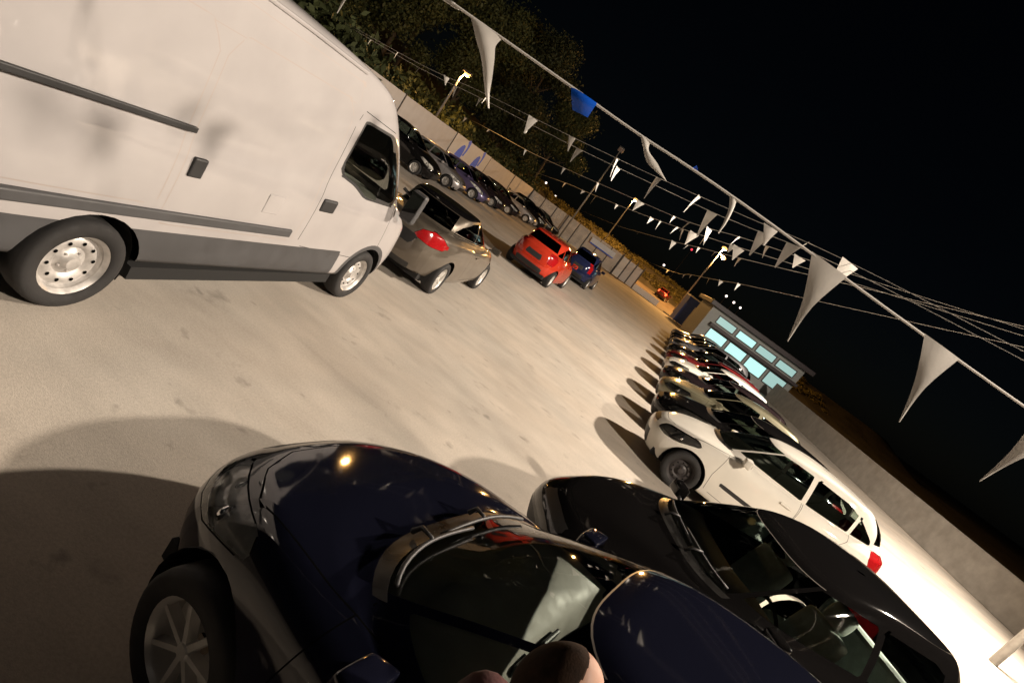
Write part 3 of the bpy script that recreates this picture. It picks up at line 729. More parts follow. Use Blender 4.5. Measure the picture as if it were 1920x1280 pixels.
# road that climbs away from the gate
rv = []; ry = [66.2, 68, 70, 73, 76, 80, 84, 84.6]
for y in ry: rv += [(4.5 + (y-66)*.15, y, max(.004, ground_z(10, y) + .05)), (30 + (y-66)*.2, y, max(.004, ground_z(10, y) + .05))]
tag(pyobj('road', rv, [[2*i, 2*i+1, 2*i+3, 2*i+2] for i in range(len(ry)-1)], M['road']), kind='structure')
# kerb at the lot's far edge
kb = MB().box((12.0, 66.0, 0), (26, 66.35, .14)).build('kerb', M['concrete'], bevel=.02); tag(kb, kind='structure')

# ------------------------------------------------------------------ left fence and far fence
def fence(name, A, B, n, H, material, label, corr=False, skip_posts=()):
    A, B = Vector(A), Vector(B); d = (B - A); L = d.length; t = d / L; ang = math.atan2(t.y, t.x)
    root = empty(name, (A.x, A.y, 0), ang); tag(root, label, 'fence')
    w = L / n; me = None; pm = None; out = []
    for i in range(n):
        if me is None:
            b = MB()
            if corr:
                k = max(6, int(w / .16)); V = []; F = []
                for j in range(2 * k + 1):
                    x = .03 + (w - .06) * j / (2 * k); yy = .0 if (j // 1) % 2 else .05
                    V += [(x, yy, .06), (x, yy, H - .03)]
                for j in range(2 * k): F.append([2*j, 2*j+2, 2*j+3, 2*j+1])
                b.add(V, F)
            else: b.box((.045, -.02, .08), (w - .045, .02, H - .02))
            o = b.build('panel', material, root); me = o.data
        else: o = link(bpy.data.objects.new('panel', me), root)
        o.location = (i * w, 0, random.uniform(-.02, .02)); o.rotation_euler = (R(random.uniform(-.6, .6)), 0, 0); out.append(o)
    for i in range(n + 1):
        if pm is None:
            o = MB().box((-.04, -.05, 0), (.04, .05, H + .04)).build('post', M['postdark'], root); pm = o.data
        else: o = link(bpy.data.objects.new('post', pm), root)
        o.location = (i * w, 0, 0)
    return root, out, w, t
fl, panels, fw, ft = fence('boundary_fence', (fence_x(7.0), 7.0, 0), (fence_x(61.6), 61.6, 0), 7, 2.62, M['panel'], 'long pale panelled boundary fence behind the row of parked cars')
# blue twin-arch marks on the panel that shows between the trees and the cars
pi = 4
sgn = tag(empty('fence_sign', (0, 0, 0)), 'white sign panel with two blue arch-shaped marks fixed to the fence', 'sign')
p0 = Vector((fence_x(7.0), 7.0, 0)) + ft * fw * pi; nrm = Vector((ft.y, -ft.x, 0))
sgn.location = p0 + nrm * .03; sgn.rotation_euler = (0, 0, math.atan2(ft.y, ft.x))
MB().box((.05, -.012, .10), (fw - .05, .0, 2.61)).build('board', mat('sign_board', (.74, .70, .66), .5, noise=(1.5, .06)), sgn)
def mark(cx, cz, s):
    big = [(-.95, -.75), (-.75, -.25), (-.42, .18), (-.05, .36), (.22, .30), (.36, .02), (.42, -.4), (.38, -.75)]
    small = [(.46, -.45), (.62, -.05), (.62, .25), (.45, .55), (.30, .70), (.42, .86), (.66, .90), (.88, .74), (.95, .45), (.92, .0), (.78, -.45)]
    for nm, pts in (('arch_mark', big), ('petal_mark', small)):
        pyobj(nm, [(cx + a * s, -.016, cz + b_ * s) for a, b_ in pts] + [(cx + a * s, -.0125, cz + b_ * s) for a, b_ in pts],
              [list(range(len(pts)))] + [[i, (i+1) % len(pts), (i+1) % len(pts) + len(pts), i + len(pts)] for i in range(len(pts))], M['signblue'], sgn)
mark(2.1, 1.90, .9); mark(5.6, 1.86, .9)
fence('corrugated_fence', (fence_x(61.6) + .1, 61.8, 0), (4.5, 66.4, 0), 8, 2.55, M['panel2'], 'grey corrugated sheet fence closing the far end of the lot', corr=True)
c_ = at_y(1131, 464, 64.6); fa = math.atan2(66.4 - 61.8, 4.5 - fence_x(61.6) - .1)
fs = tag(empty('banner', (c_.x, 64.6, c_.z), fa), 'pale blue-white strip banner on the corrugated fence above the people carrier', 'banner')
MB().box((-1.7, -.02, -.30), (1.7, .02, .30)).build('board', mat('banner_white', (.80, .84, .90), .5, noise=(2, .08)), fs, bevel=.01)
MB().box((-1.7, -.03, -.42), (1.7, -.021, -.31)).build('lower_strip', M['signblue'], fs)
gate = empty('sliding_gate', (4.6, 66.45, 0)); tag(gate, 'dark framed gate with pale boards at the far end of the lot', 'gate')
for i in range(3):
    MB().box((i*.95 + .08, -.03, .08), (i*.95 + .87, .03, 2.45)).build('board', M['panel2' if i == 0 else 'panel'], gate)
for x in (0, .95, 1.9, 2.85): MB().box((x - .07, -.07, 0), (x + .07, .07, 2.75)).build('post', M['postdark'], gate)
MB().box((2.95, -.04, .05), (6.4, .04, .75)).build('low_panel', M['panel2'], gate)

# ------------------------------------------------------------------ trees and undergrowth
def leaf_mesh(name, blobs, n, size, seed, flat=.8):
    rng = np.random.default_rng(seed); V = np.zeros((n * 4, 3)); 
    wts = np.array([b[3] ** 2 for b in blobs]); idx = rng.choice(len(blobs), n, p=wts / wts.sum())
    B = np.array([[*b[:3], b[3]] for b in blobs])[idx]
    d = rng.normal(size=(n, 3)); d /= np.linalg.norm(d, axis=1, keepdims=True)
    rad = B[:, 3:4] * (rng.random((n, 1)) ** .4) * (1 + .25 * rng.normal(size=(n, 1)))
    c = B[:, :3] + d * rad * [1, 1, flat]
    a = rng.normal(size=(n, 3)); a /= np.linalg.norm(a, axis=1, keepdims=True); b = np.cross(a, d + rng.normal(size=(n, 3)) * .6); b /= np.linalg.norm(b, axis=1, keepdims=True) + 1e-9
    s = size * (.5 + rng.random((n, 1)))
    V[0::4] = c - a * s; V[1::4] = c + b * s * .5; V[2::4] = c + a * s; V[3::4] = c - b * s * .5
    me = bpy.data.meshes.new(name); me.vertices.add(n * 4); me.vertices.foreach_set('co', V.ravel())
    me.loops.add(n * 4); me.loops.foreach_set('vertex_index', np.arange(n * 4)); me.polygons.add(n)
    me.polygons.foreach_set('loop_start', np.arange(0, n * 4, 4)); me.polygons.foreach_set('loop_total', np.full(n, 4)); me.update(); return me
def tree_mesh(seed, h, rx, n=9000, size=.28):
    rg = random.Random(seed); blobs = []; br = MB()
    lean = rg.uniform(-.05, .05) * h
    br.tube([(0, 0, 0), (lean * .3, .1, h * .3), (lean, -.1, h * .62), (lean * 1.2, 0, h * .9)], [.034 * h * .5, .026 * h * .5, .016 * h * .5, .02], 8)
    for k in range(15):
        q = rg.uniform(0, 6.28); zz = h * rg.uniform(.26, .98); prof = math.sin(min(1, (zz / h - .12) / .88) * 2.75) ** .6 if zz < h else .3
        r = rx * prof * rg.uniform(.35, .95); x, y = lean * zz / h + r * math.cos(q), r * math.sin(q)
        blobs.append((x, y, zz, rx * rg.uniform(.24, .46)))
        z0 = max(h * .15, zz - h * .16); br.tube([(lean * z0 / h, 0, z0), (x * .55, y * .55, (z0 + zz) / 2 + .15), (x, y, zz)], [.011 * h * .5, .008 * h * .5, .012], 6)
    for k in range(5): blobs.append((lean * .6 + rg.uniform(-.3, .3) * rx, rg.uniform(-.3, .3) * rx, h * rg.uniform(.35, .85), rx * .42))
    return leaf_mesh('crown', blobs, n, size, seed), br
def make_tree(name, loc, h, rx, seed, material, label, group, n=9000, size=.28):
    root = empty(name, loc, 0); tag(root, label, 'tree', group)
    me, br = tree_mesh(seed, h, rx, n, size); me.materials.append(material)
    link(bpy.data.objects.new('crown', me), root); br.build('trunk', M['bark'], root, smooth=True)
    return root
TREES = [  # x, y, height, radius, leaf, label
 (-31, 34, 13, 4.6, 'leaf2', 'tall dark tree rising directly behind the white van'),
 (-25, 42, 12.5, 4.2, 'leaf', 'olive tree beside the lit street lamp behind the fence'),
 (-24, 51, 14.5, 4.8, 'leaf', 'broad olive tree left of the blue-marked fence sign'),
 (-19, 58, 14, 4.6, 'leaf', 'broad olive tree directly above the blue-marked fence sign'),
 (-14.5, 66, 15.5, 4.8, 'leaf2', 'tall dark tree behind the fence, second from the wood’s right edge'),
 (-9.6, 72, 13.6, 3.9, 'leaf', 'olive tree standing at the right-hand edge of the wood'),
 (-36, 52, 17, 5.5, 'leaf2', 'tall tree at the back of the wood behind the street lamp'),
 (-29, 66, 19, 5.8, 'leaf2', 'tallest tree at the back of the wood'),
 (-20, 78, 18.5, 5.2, 'leaf2', 'tall back-row tree between the olive trees'),
 (-38, 24, 14, 5.0, 'leaf2', 'dark tree far left behind the van roof'),
]
for i, (x, y, h, rx, lf, lb) in enumerate(TREES):
    make_tree('tree', (x, y, ground_z(x, y)), h, rx, 20 + i, M[lf], lb, 'trees of the wood behind the fence', n=30000, size=.15)
# low scrub along the fence foot and on the bank: one uncountable mass each
rg = random.Random(3); blobs = []
for k in range(110):
    y = rg.uniform(8, 76); x = fence_x(min(y, 66)) - rg.uniform(1.6, 10); r = rg.uniform(.8, 2.0); blobs.append((x, y, ground_z(x, y) + r * .75 + rg.uniform(0, 1.2), r))
me = leaf_mesh('undergrowth', blobs, 42000, .20, 5); me.materials.append(M['leaf'])
tag(link(bpy.data.objects.new('undergrowth', me)), 'olive scrub growing along the back of the fence', 'shrubs', kind='stuff')
rg = random.Random(4); blobs = []
for k in range(320):
    x = rg.uniform(-16, 44); y = rg.uniform(86, 99); r = rg.uniform(.6, 1.3); blobs.append((x, y, ground_z(x, y) + r * .05, r))
me = leaf_mesh('grass', blobs, 60000, .15, 8, flat=.35); me.materials.append(M['grass'])
tag(link(bpy.data.objects.new('grass', me)), 'dry yellow-green grass on the bank beyond the road', 'grass', kind='stuff')

# ------------------------------------------------------------------ lamps
def lamp_light(parent, loc, power, col, radius=.12, spot=None, target=None):
    ld = bpy.data.lights.new('lamp_light', 'SPOT' if spot else 'POINT'); ld.energy = power; ld.color = col; ld.shadow_soft_size = radius
    o = bpy.data.objects.new('lamp_light', ld); link(o, parent); o.location = loc
    if spot:
        ld.spot_size = spot; ld.spot_blend = .3
        o.rotation_euler = (Vector(target) - (Vector(parent.location) + Vector(loc))).to_track_quat('-Z', 'Y').to_euler()
    return o
SOD = (1.0, .50, .14)
def street_lamp(base, top_z, label, power, arm=.0, heads=1, bowl=.34, group='sodium street lamps'):
    root = empty('street_lamp', base); tag(root, label, 'street lamp', group); h = top_z - base[2]
    MB().tube([(0, 0, 0), (0, 0, h - .5), (arm * .4, 0, h - .1), (arm, 0, h)], [.11, .075, .06, .05], 10).build('pole', M['galv'], root, smooth=True)
    for k in range(heads):
        hz = h - 1.0 * k; hx = arm - .25 if k == 0 else .55
        hd = MB().box((hx - .15, -.16, hz - .02), (hx + .5, .16, hz + .14)).build('lamp_head', M['postdark'], root, bevel=.04)
        MB().ball((hx + .2, 0, hz - .08), bowl, 14, 8, (1.1, .9, .7)).build('lamp_bowl', M['lamp'], hd, smooth=True)
        if k == 1: MB().tube([(0, 0, hz + .05), (hx, 0, hz + .06)], .04, 6).build('arm', M['galv'], root)
        lamp_light(root, (hx + .2, 0, hz - .45), power, SOD, .2)
    return root
b = at_y(1141, 443, 88); t = at_y(1190, 372, 88); street_lamp((b.x - .2, 88, ground_z(b.x, 88)), t.z, 'lit street lamp above the corrugated fence at the far end', 9500, .3)
b = at_y(1292, 553, 75); t = at_y(1353, 460, 75); street_lamp((b.x - .3, 75, ground_z(b.x, 75)), t.z, 'double-headed street lamp behind the blue kiosk', 8500, .2, heads=2)
t = at_y(877, 138, 40); street_lamp((t.x - .3, 40, ground_z(t.x, 40)), t.z, 'lit street lamp among the trees behind the fence', 1300, .35, bowl=.2)
# floodlight masts: one unlit at the back, two lit ones beside and behind the parked row
def flood_mast(base, h, aim, label, power, lit=True):
    root = empty('floodlight_mast', base); tag(root, label, 'floodlight', 'floodlight masts')
    MB().tube([(0, 0, 0), (0, 0, h * .5), (0, 0, h)], [.10, .08, .06], 10).build('pole', M['galv'], root, smooth=True)
    a = math.atan2(aim[1] - base[1], aim[0] - base[0])
    hd = MB().box((-.14, -.30, -.24), (.14, .30, .24)).build('lamp_head', M['galv'], root, bevel=.03)
    hd.location = (0, 0, h + .1); hd.rotation_euler = (0, R(38), a)
    g = MB().box((.142, -.26, -.2), (.15, .26, .2)).build('lamp_glass', M['flood'] if lit else M['floodoff'], hd)
    if lit:
        d = Vector((math.cos(a), math.sin(a), 0)) * .32
        lamp_light(root, (d.x, d.y, h - .02), power, (1.0, .85, .695), .22, spot=R(164), target=aim)
    return root
t = at_y(1166, 278, 60); flood_mast((t.x, 61, 0), t.z - .1, (0, 20, 0), 'tall unlit floodlight mast by the far fence corner', 0, lit=False)
flood_mast((13.0, 12.5, 0), 8.8, (0, 20, 0), 'lit floodlight mast behind the white hatchback in the right-hand row', 18000)
flood_mast((9.8, .1, 0), 7.7, (0, 6, 0), 'lit floodlight mast to the right of the foreground navy car', 7000)

# ------------------------------------------------------------------ kiosk, office, distant lights
ks = empty('kiosk', (12.7, 62.6, 0)); tag(ks, 'blue and white kiosk beside the lot entrance', 'kiosk')
MB().box((0, 0, .1), (2.9, 2.4, 3.2)).build('body', M['containerblue'], ks, bevel=.03)
MB().box((1.12, -.03, .22), (2.05, -.002, 2.55)).build('door', M['containerwhite'], ks, bevel=.01)
MB().box((-.06, -.06, 3.2), (2.96, 2.46, 3.34)).build('roof', M['containerwhite'], ks, bevel=.02)
MB().box((2.2, -.03, 1.2), (2.75, -.002, 2.2)).build('window', M['cabindark'], ks)
of = empty('office_building', (12.2, 50.0, 0), R(-4)); tag(of, 'low office building with bright teal lit windows beyond the parked cars', 'building')
MB().box((0, 0, 0), (9.4, 7, 3.55)).build('wall', M['cabin'], of)
MB().box((-.5, -.9, 3.55), (9.8, 7.3, 3.95)).build('roof', M['cabindark'], of, bevel=.03)
MB().box((.6, -.85, 2.05), (9.4, -.004, 2.32)).build('awning', M['cabindark'], of, bevel=.02)
for k in range(4):
    x0 = .9 + k * 2.05
    for (z0, z1, wm) in ((.75, 1.95, ['litwin', 'litwin', 'litwin', 'litwin2'][k]), (2.45, 3.2, ['litwin2', 'litwin', 'litwin2', 'litwin2'][k])):
        w = MB().box((x0, -.05, z0), (x0 + 1.85, -.003, z1)).build('window_frame', M['cabindark'], of)
        MB().box((x0 + .09, -.056, z0 + .08), (x0 + 1.76, -.0505, z1 - .08)).build('pane', M[wm], w)
for i, (px_, py_, Y, kind) in enumerate([(1362, 555, 150, 'w'), (1376, 567, 150, 'w'), (1388, 577, 160, 'w'), (1245, 497, 165, 'w'), (1041, 368, 170, 'w'), (1047, 380, 165, 'w'), (1297, 468, 170, 'r'), (1024, 343, 175, 'w')]):
    p = at_y(px_, py_, Y); g0 = ground_z(p.x, Y)
    root = empty('distant_lamp', (p.x, Y, g0)); nm = {'w': 'small white lamp', 'r': 'small red lamp'}[kind]
    where = ['glowing above the office roof, nearest the lamp post', 'glowing above the office roof, middle of three', 'glowing above the office roof, rightmost of three', 'on the dark ridge above the far road',
             'above the far fence corner, upper of two', 'above the far fence corner, lower of two', 'on a tall mast in the dark sky among the pennants', 'at the edge of the wood, far off'][i]
    tag(root, nm + ' ' + where, 'lamp', 'distant lamps')
    MB().tube([(0, 0, 0), (0, 0, p.z - g0)], [.12, .08], 6).build('pole', M['postdark'], root)
    MB().ball((0, 0, p.z - g0), .32 if kind == 'w' else .3, 10, 6).build('lamp_bowl', M['farlamp' if kind == 'w' else 'farred'], root, smooth=True)
# boundary wall on the right, behind the parked row
w = MB().box((19.0, -30, 0), (19.25, 46, 1.5)).build('boundary_wall', M['concrete'], bevel=.02); tag(w, 'low concrete boundary wall along the right side of the lot', 'wall')

# ================================================================== vehicles
KX = {}
def hkit(key, kx=1., ky=1., kz=1., **f):
    rings = sc_rings(HATCH, kx, ky, kz)
    return kit(key, rings, (1.22 * kx, -1.24 * kx), .30, .355, feats_hatch(kx=kx, kz=kz, **f))
K_SMALL = hkit('small', five=False)
K_NAVY = hkit('navy', ky=1.08, five=False)
K_BLACK = hkit('black', kx=1.08, ky=1.06, hl=1.45, hlx=1.16, five=True)
K_WHITE = hkit('white', kx=1.0, ky=1.0, kz=1.04, strip=True, hl=1.05, five=True)
K_RED = hkit('red', kx=1.04, ky=1.04, kz=1.0, five=True)
K_MPV = hkit('mpv', kx=1.10, ky=1.05, kz=1.14, tailstyle=1, five=True)
def hcar(name, label, loc, deg, K, col, group=None, **k):
    kx = {'navy': 1., 'small': 1., 'black': 1.08, 'white': 1., 'red': 1.04, 'mpv': 1.10}[K]; ky = {'navy': 1.08, 'small': 1., 'black': 1.06, 'white': 1., 'red': 1.04, 'mpv': 1.05}[K]; kz = {'navy': 1., 'small': 1., 'black': 1., 'white': 1.04, 'red': 1., 'mpv': 1.14}[K]
    kd = dict(navy=K_NAVY, small=K_SMALL, black=K_BLACK, white=K_WHITE, red=K_RED, mpv=K_MPV)[K]
    return make_car(name, label, (*loc, 0) if len(loc) == 2 else loc, R(deg), kd, M[col], (1.22 * kx, -1.24 * kx), .30, .355, .20, .82 * ky, group=group, belt=(.60 * kx, .72 * ky, .985 * kz), handles=((-.18 * kx, .83 * kz),), **k)

# ---- white van
van = make_car('delivery_van', 'white high-roof delivery van at left with grey sill trim', (-3.02, 6.87, 0), R(81), kit('van', VAN, (0, -3.45), .34, .415, feats_van), M['vanwhite'], (0, -3.45), .34, .415, .21, .99,
               style='steel', rimmat=M['steel'], belt=(None, 0, 0), handles=(), cat='van', glass='glass_clear', detail=1)
for sg in (1, -1):
    o = MB().box((-.07, -.10, -.20), (.05, .10, .20)).build('mirror', M['greyplastic'], van, bevel=.035); o.location = (.06, sg * 1.13, 1.47)
    MB().tube([(0, -sg * .08, .08), (-.05, -sg * .22, .12)], .02).build('mirror_arm', M['plastic'], o)
    MB().box((-.074, -.085, -.17), (-.0705, .085, .17)).build('mirror_glass', M['black'], o)
    MB().box((-1.42, sg * .985 - .02, 1.10), (-1.18, sg * .985 + .02, 1.24)).build('door_handle', M['plastic'], van, bevel=.02)
    MB().ball((.19, sg * .968, 1.07), .03, 10, 6, (1.3, .5, .8)).build('side_repeater', M['amber'], van, smooth=True)
    MB().tube([(-1.6, sg * .845, 2.43), (-2.4, sg * .845, 2.45), (-4.4, sg * .845, 2.47)], .018, 8).build('roof_gutter', M['vanwhite'], van)
for sg in (1, -1):
    MB().box((-4.45, sg * .978 - .02, 1.46), (-3.1, sg * .978 + .012, 1.50)).build('door_rail', M['plastic'], van, bevel=.006)
    MB().box((-4.62, sg * .985 - .03, .78), (-1.64, sg * .985 + .022, .86)).build('rub_strip', M['greyplastic'], van, bevel=.012)
    MB().box((-4.6, sg * .93 - .02, 1.6), (-4.52, sg * .93 + .045, 2.0)).build('hinge_post', M['vanwhite'], van, bevel=.01)
MB().box((-3.02, -1.008, 1.15), (-2.9, -.97, 1.30)).build('side_door_handle', M['plastic'], van, bevel=.012)
MB().box((-2.15, -1.0, .98), (-1.95, -.978, 1.16)).build('fuel_flap', M['vanwhite'], van, bevel=.008)
seat(van, -.95, -.5, .75, M['seat']); seat(van, -.95, .5, .75, M['seat'])
MB().box((-.35, -.88, .9), (.2, .88, 1.30)).build('dashboard', M['dash'], van, bevel=.08)
MB().box((-1.55, -.82, .5), (-1.5, .82, 2.15)).build('bulkhead', M['greyplastic'], van)
sw = MB(); sw.tube([(.0 + .20 * math.cos(a) * .35, .20 * math.sin(a), .20 * math.cos(a)) for a in [i * 2 * math.pi / 24 for i in range(25)]], .016, 8)
o = sw.build('steering_wheel', M['plastic'], van, smooth=True); o.location = (-.48, .5, 1.38)

# ---- taupe coupe behind it, red hatch and dark people carrier further on
cp = make_car('coupe', 'taupe metallic hardtop coupe parked in front of the van', (-2.35, 10.93, 0), R(83.8), kit('coupe', COUPE, (1.32, -1.32), .315, .37, feats_coupe), M['taupe'], (1.32, -1.32), .315, .37, .21, .885,
              style='alloy5', belt=(.80, .80, 1.02), handles=((-.05, .80),), glass='glass_dark')
rd = hcar('hatchback', 'bright red hatchback parked behind the taupe coupe', (-.78, 21.4), 80, 'red', 'red', style='alloy7', scale=1.09, strip=dict(cowl=M['plastic']))
bk = hcar('hatchback', 'dark blue people carrier parked just beyond the red hatchback', (.80, 29.9), 80, 'mpv', 'blue', style='alloy7')
# ---- row along the left fence, noses to the lane
ROWL = [(24.5, 'mpv', 'black', 'black people carrier nearest the van in the row along the fence'),
        (28.7, 'small', 'silver', 'silver hatchback second from the van in the fence row'),
        (32.6, 'black', 'violet', 'violet-grey hatchback third from the van in the fence row'),
        (36.9, 'small', 'black2', 'dark brown-black hatchback fourth from the van in the fence row'),
        (41.0, 'red', 'black2', 'dark hatchback fifth from the van in the fence row'),
        (46.3, 'small', 'silver', 'silver hatchback sixth from the van, just above the red car'),
        (50.3, 'mpv', 'black', 'black people carrier third from the far end of the fence row'),
        (54.2, 'small', 'black2', 'dark hatchback second from the far end of the fence row'),
        (58.0, 'red', 'black', 'black hatchback at the far end of the fence row')]
def interp_row(y): return float(np.interp(y, [24.5, 28.7, 32.6, 38.2, 46.7, 60], [-7.8, -7.45, -6.8, -6.25, -4.9, -3.2]))
for i, (y, K, col, lb) in enumerate(ROWL):
    a = R(-5 + random.uniform(-2, 2)); d = Vector((math.cos(a), math.sin(a))); l = Vector((-d.y, d.x)); kx = {'navy': 1., 'small': 1., 'black': 1.08, 'red': 1.04, 'mpv': 1.10}[K]
    o = Vector((interp_row(y), y)) - d * 1.22 * kx + l * .82
    hcar('hatchback', lb, (o.x, o.y), math.degrees(a), K, col, 'cars parked along the left fence', style=['alloy10', 'alloy7', 'alloy5'][i % 3], detail=1)

# ---- right row, noses to the lane
wh = hcar('hatchback', 'white hatchback with black steel wheels in the right-hand row', (4.70, 9.18), 171, 'white', 'white', 'cars parked in the right-hand row', style='steel', rimmat=M['blackrim'], detail=2, glass='glass', scale=1.04)
ROWR = [(11.9, 'black', 'black', 'black hatchback next to the white hatchback in the right-hand row'),
        (14.3, 'small', 'sheened', 'champagne hatchback third in the right-hand row after the white one'),
        (16.7, 'red', 'black2', 'dark hatchback just before the second white car in the right-hand row'),
        (19.2, 'small', 'white', 'second white hatchback in the right-hand row, further off'),
        (22.0, 'red', 'burgundy', 'burgundy hatchback just beyond the second white car'),
        (25.0, 'small', 'black', 'black hatchback fifth from the far end of the right-hand row'),
        (28.0, 'mpv', 'grey', 'grey people carrier fourth from the far end of the right-hand row'),
        (31.0, 'small', 'black2', 'dark brown-black hatchback third from the far end of the right-hand row'),
        (34.0, 'red', 'black', 'black hatchback second from the far end of the right-hand row'),
        (37.0, 'small', 'silver', 'silver hatchback at the far end of the right-hand row')]
for i, (y, K, col, lb) in enumerate(ROWR):
    a = R(171 + random.uniform(-2, 2)); nose = Vector((2.65 + .19 * (y - 9.2), y)); kx = {'navy': 1., 'small': 1., 'black': 1.08, 'red': 1.04, 'mpv': 1.10}[K]
    o = nose - Vector((math.cos(a), math.sin(a))) * 1.94 * kx
    hcar('hatchback', lb, (o.x, o.y), math.degrees(a), K, col, 'cars parked in the right-hand row', style=['alloy7', 'alloy5'][i % 2], detail=1)
# ---- small car driving away on the road
p = at_y(1240, 558, 80); rc = hcar('hatchback', 'small red car with lit tail lamps on the road beyond the gate', (p.x, 80, ground_z(10, 80) + .05), 70, 'small', 'burgundy', style='alloy5', strip=dict(taillight=mat('lit_tail_lamp', (.8, .1, .05), .3, emit=(1, .12, .04), estr=3)))

# ---- the two dark cars in front of the camera
def interior(root, kx, ky, fabric, wheel_side=1):
    for sg in (1, -1): seat(root, .06 * kx, sg * .36 * ky, .40, fabric)
    b = MB(); n = 14; V = []; F = []
    prof = [(.98, .90), (.80, .955), (.55, .96), (.42, .93), (.36, .84), (.40, .66)]
    for j in range(n + 1):
        y = (-.66 + 1.32 * j / n) * ky; hump = .035 * math.exp(-((y - wheel_side * .36 * ky) / .2) ** 2); bow = -.16 * (y / .66) ** 2
        for k, (x, z) in enumerate(prof): V.append(((x + bow * (1 if k < 3 else .3)) * kx, y, z + (hump if k in (2, 3) else 0)))
    m_ = len(prof)
    for j in range(n):
        for k in range(m_ - 1): F.append([j*m_+k, j*m_+k+1, (j+1)*m_+k+1, (j+1)*m_+k])
    pyobj('dashboard', V, F, M['dash'], root, smooth=True)
    o = MB().tube([(.08 * math.cos(a), .18 * math.sin(a), .17 * math.cos(a)) for a in [i * 2 * math.pi / 24 for i in range(25)]], .016, 8).build('steering_wheel', M['plastic'], root, smooth=True)
    o.location = (.24 * kx, wheel_side * .36 * ky, .84)
    for y in (-.12, .12): MB().box((.365 * kx, y - .08, .86), (.385 * kx, y + .08, .92)).build('air_vent', M['plastic'], root, bevel=.008)
    MB().box((-1.3, -.55 * ky, .35), (-.75, .55 * ky, .52)).box((-1.4, -.55 * ky, .5), (-1.25, .55 * ky, .98)).build('rear_bench', fabric, root, bevel=.05)
    MB().ball((.20 * kx, 0, 1.27), .10, 14, 8, (.3, 1, .35)).build('rear_view_mirror', M['plastic'], root, smooth=True)
def wipers(root, sh):
    for (pu, ps, pg, b0, b1) in ((.34, 6.93, 1, (.86, 7.20, 1), (-.06, 7.26, 1)), (.30, 6.93, -1, (.22, 7.17, 1), (.70, 7.22, -1))):
        pts = []
        for k in range(13):
            t = k / 12; ua = b0[0] * b0[2]; ub = b1[0] * b1[2]; u = ua + (ub - ua) * t
            pts.append(sh.at(abs(u), b0[1] + (b1[1] - b0[1]) * t, 1 if u >= 0 else -1, .022 + .012 * math.sin(math.pi * t)))
        mid = pts[6] + Vector((0, 0, .014)); p = sh.at(pu, ps, pg, .02)
        w = MB().tube([p, p.lerp(mid, .4) + Vector((.01, 0, .025)), mid], [.014, .011, .007], 8).build('wiper', M['plastic'], root, smooth=True)
        MB().tube(pts, .010, 6).build('wiper_blade', M['plastic'], w, smooth=True)
nv = hcar('hatchback', 'dark navy hatchback in the foreground, its windscreen and roof seen from above', (1.20, 1.92), 154, 'navy', 'navy', 'cars parked in the right-hand row', style='alloy7', detail=2, glass='glass_clear', scale=1.04)
interior(nv, 1., 1.08, M['seatgrey'], 1); wipers(nv, K_NAVY[0])
bl = hcar('hatchback', 'glossy black hatchback between the navy and the white hatchback', (3.0, 4.58), 195, 'black', 'black', 'cars parked in the right-hand row', style='alloy7', detail=2, glass='glass_clear')
interior(bl, 1.08, 1.06, M['seatgrey'], 1); wipers(bl, K_BLACK[0])

# ------------------------------------------------------------------ pennant strings
def catmull(P, n=8):
    out = []
    for i in range(len(P) - 1):
        a, b, c, d = P[max(i-1, 0)], P[i], P[i+1], P[min(i+2, len(P)-1)]
        for k in range(n):
            t = k / n; out.append(.5 * ((2*b) + (c - a) * t + (2*a - 5*b + 4*c - d) * t*t + (3*b - a - 3*c + d) * t**3))
    return out + [P[-1]]
def pennant_strip(parent, L, Rr, material, curl=.03, name='pennant'):
    n = len(L); V = []; F = []; m_ = 4
    nr = (L[0] - Rr[0]).cross(L[-1] - L[0]).normalized()
    for i in range(n):
        for j in range(m_ + 1):
            t = j / m_; p = L[i].lerp(Rr[i], t); k = i / (n - 1)
            V.append(p + nr * (curl * math.sin(math.pi * t) * (1 - k * .6) + curl * .8 * math.sin(k * 4.0)))
    for i in range(n - 1):
        for j in range(m_): a = i * (m_ + 1) + j; F.append([a, a + 1, a + m_ + 2, a + m_ + 1])
    return pyobj(name, V, F, material, parent, smooth=True)
# near string, 2.4 m ahead
ns = empty('pennant_string', (0, 2.4, 2.86)); tag(ns, 'near string of large white and blue pennants across the top', 'bunting', 'pennant strings over the lot')
N0 = lambda x, y: at_y(x, y, 2.4) - Vector((0, 2.4, 2.86))
rp = [Vector((-5.2, -.05, .02)), N0(700, -98), N0(840, 0), N0(872, 23), N0(1070, 162), N0(1195, 250), N0(1394, 383), Vector((1.7, .02, .03)), Vector((4.6, .1, .10))]
MB().tube(catmull(rp, 6), .0052, 8).build('rope', M['rope'], ns, smooth=True)
def resample(L, n=9):
    return catmull(L, 4)
for (L, Rr, mt, cl) in [
    ([(872,23),(884,37),(893,75),(903,112),(909,170),(914,203)], [(942,73),(930,88),(928,112),(923,150),(918,175),(917,203)], 'pennant_white', .012),
    ([(1071,162),(1071,176),(1072,192),(1073,206)], [(1120,194),(1116,200),(1109,210),(1102,220)], 'pennant_blue', .012),
    ([(1190,246),(1199,253),(1205,275),(1212,303),(1228,320),(1249,339)], [(1220,267),(1217,273),(1217,285),(1232,306),(1242,325),(1251,341)], 'pennant_white', .006),
    ([(1298,317),(1302,313),(1305,311)], [(1310,325),(1309,318),(1307,311)], 'pennant_blue', .004),
    ([(1368,367),(1366,390),(1356,418),(1346,436)], [(1381,376),(1376,390),(1364,415),(1348,438)], 'pennant_white', .005)]:
    pennant_strip(ns, resample([N0(*p) for p in L]), resample([N0(*p) for p in Rr]), M[mt], cl)
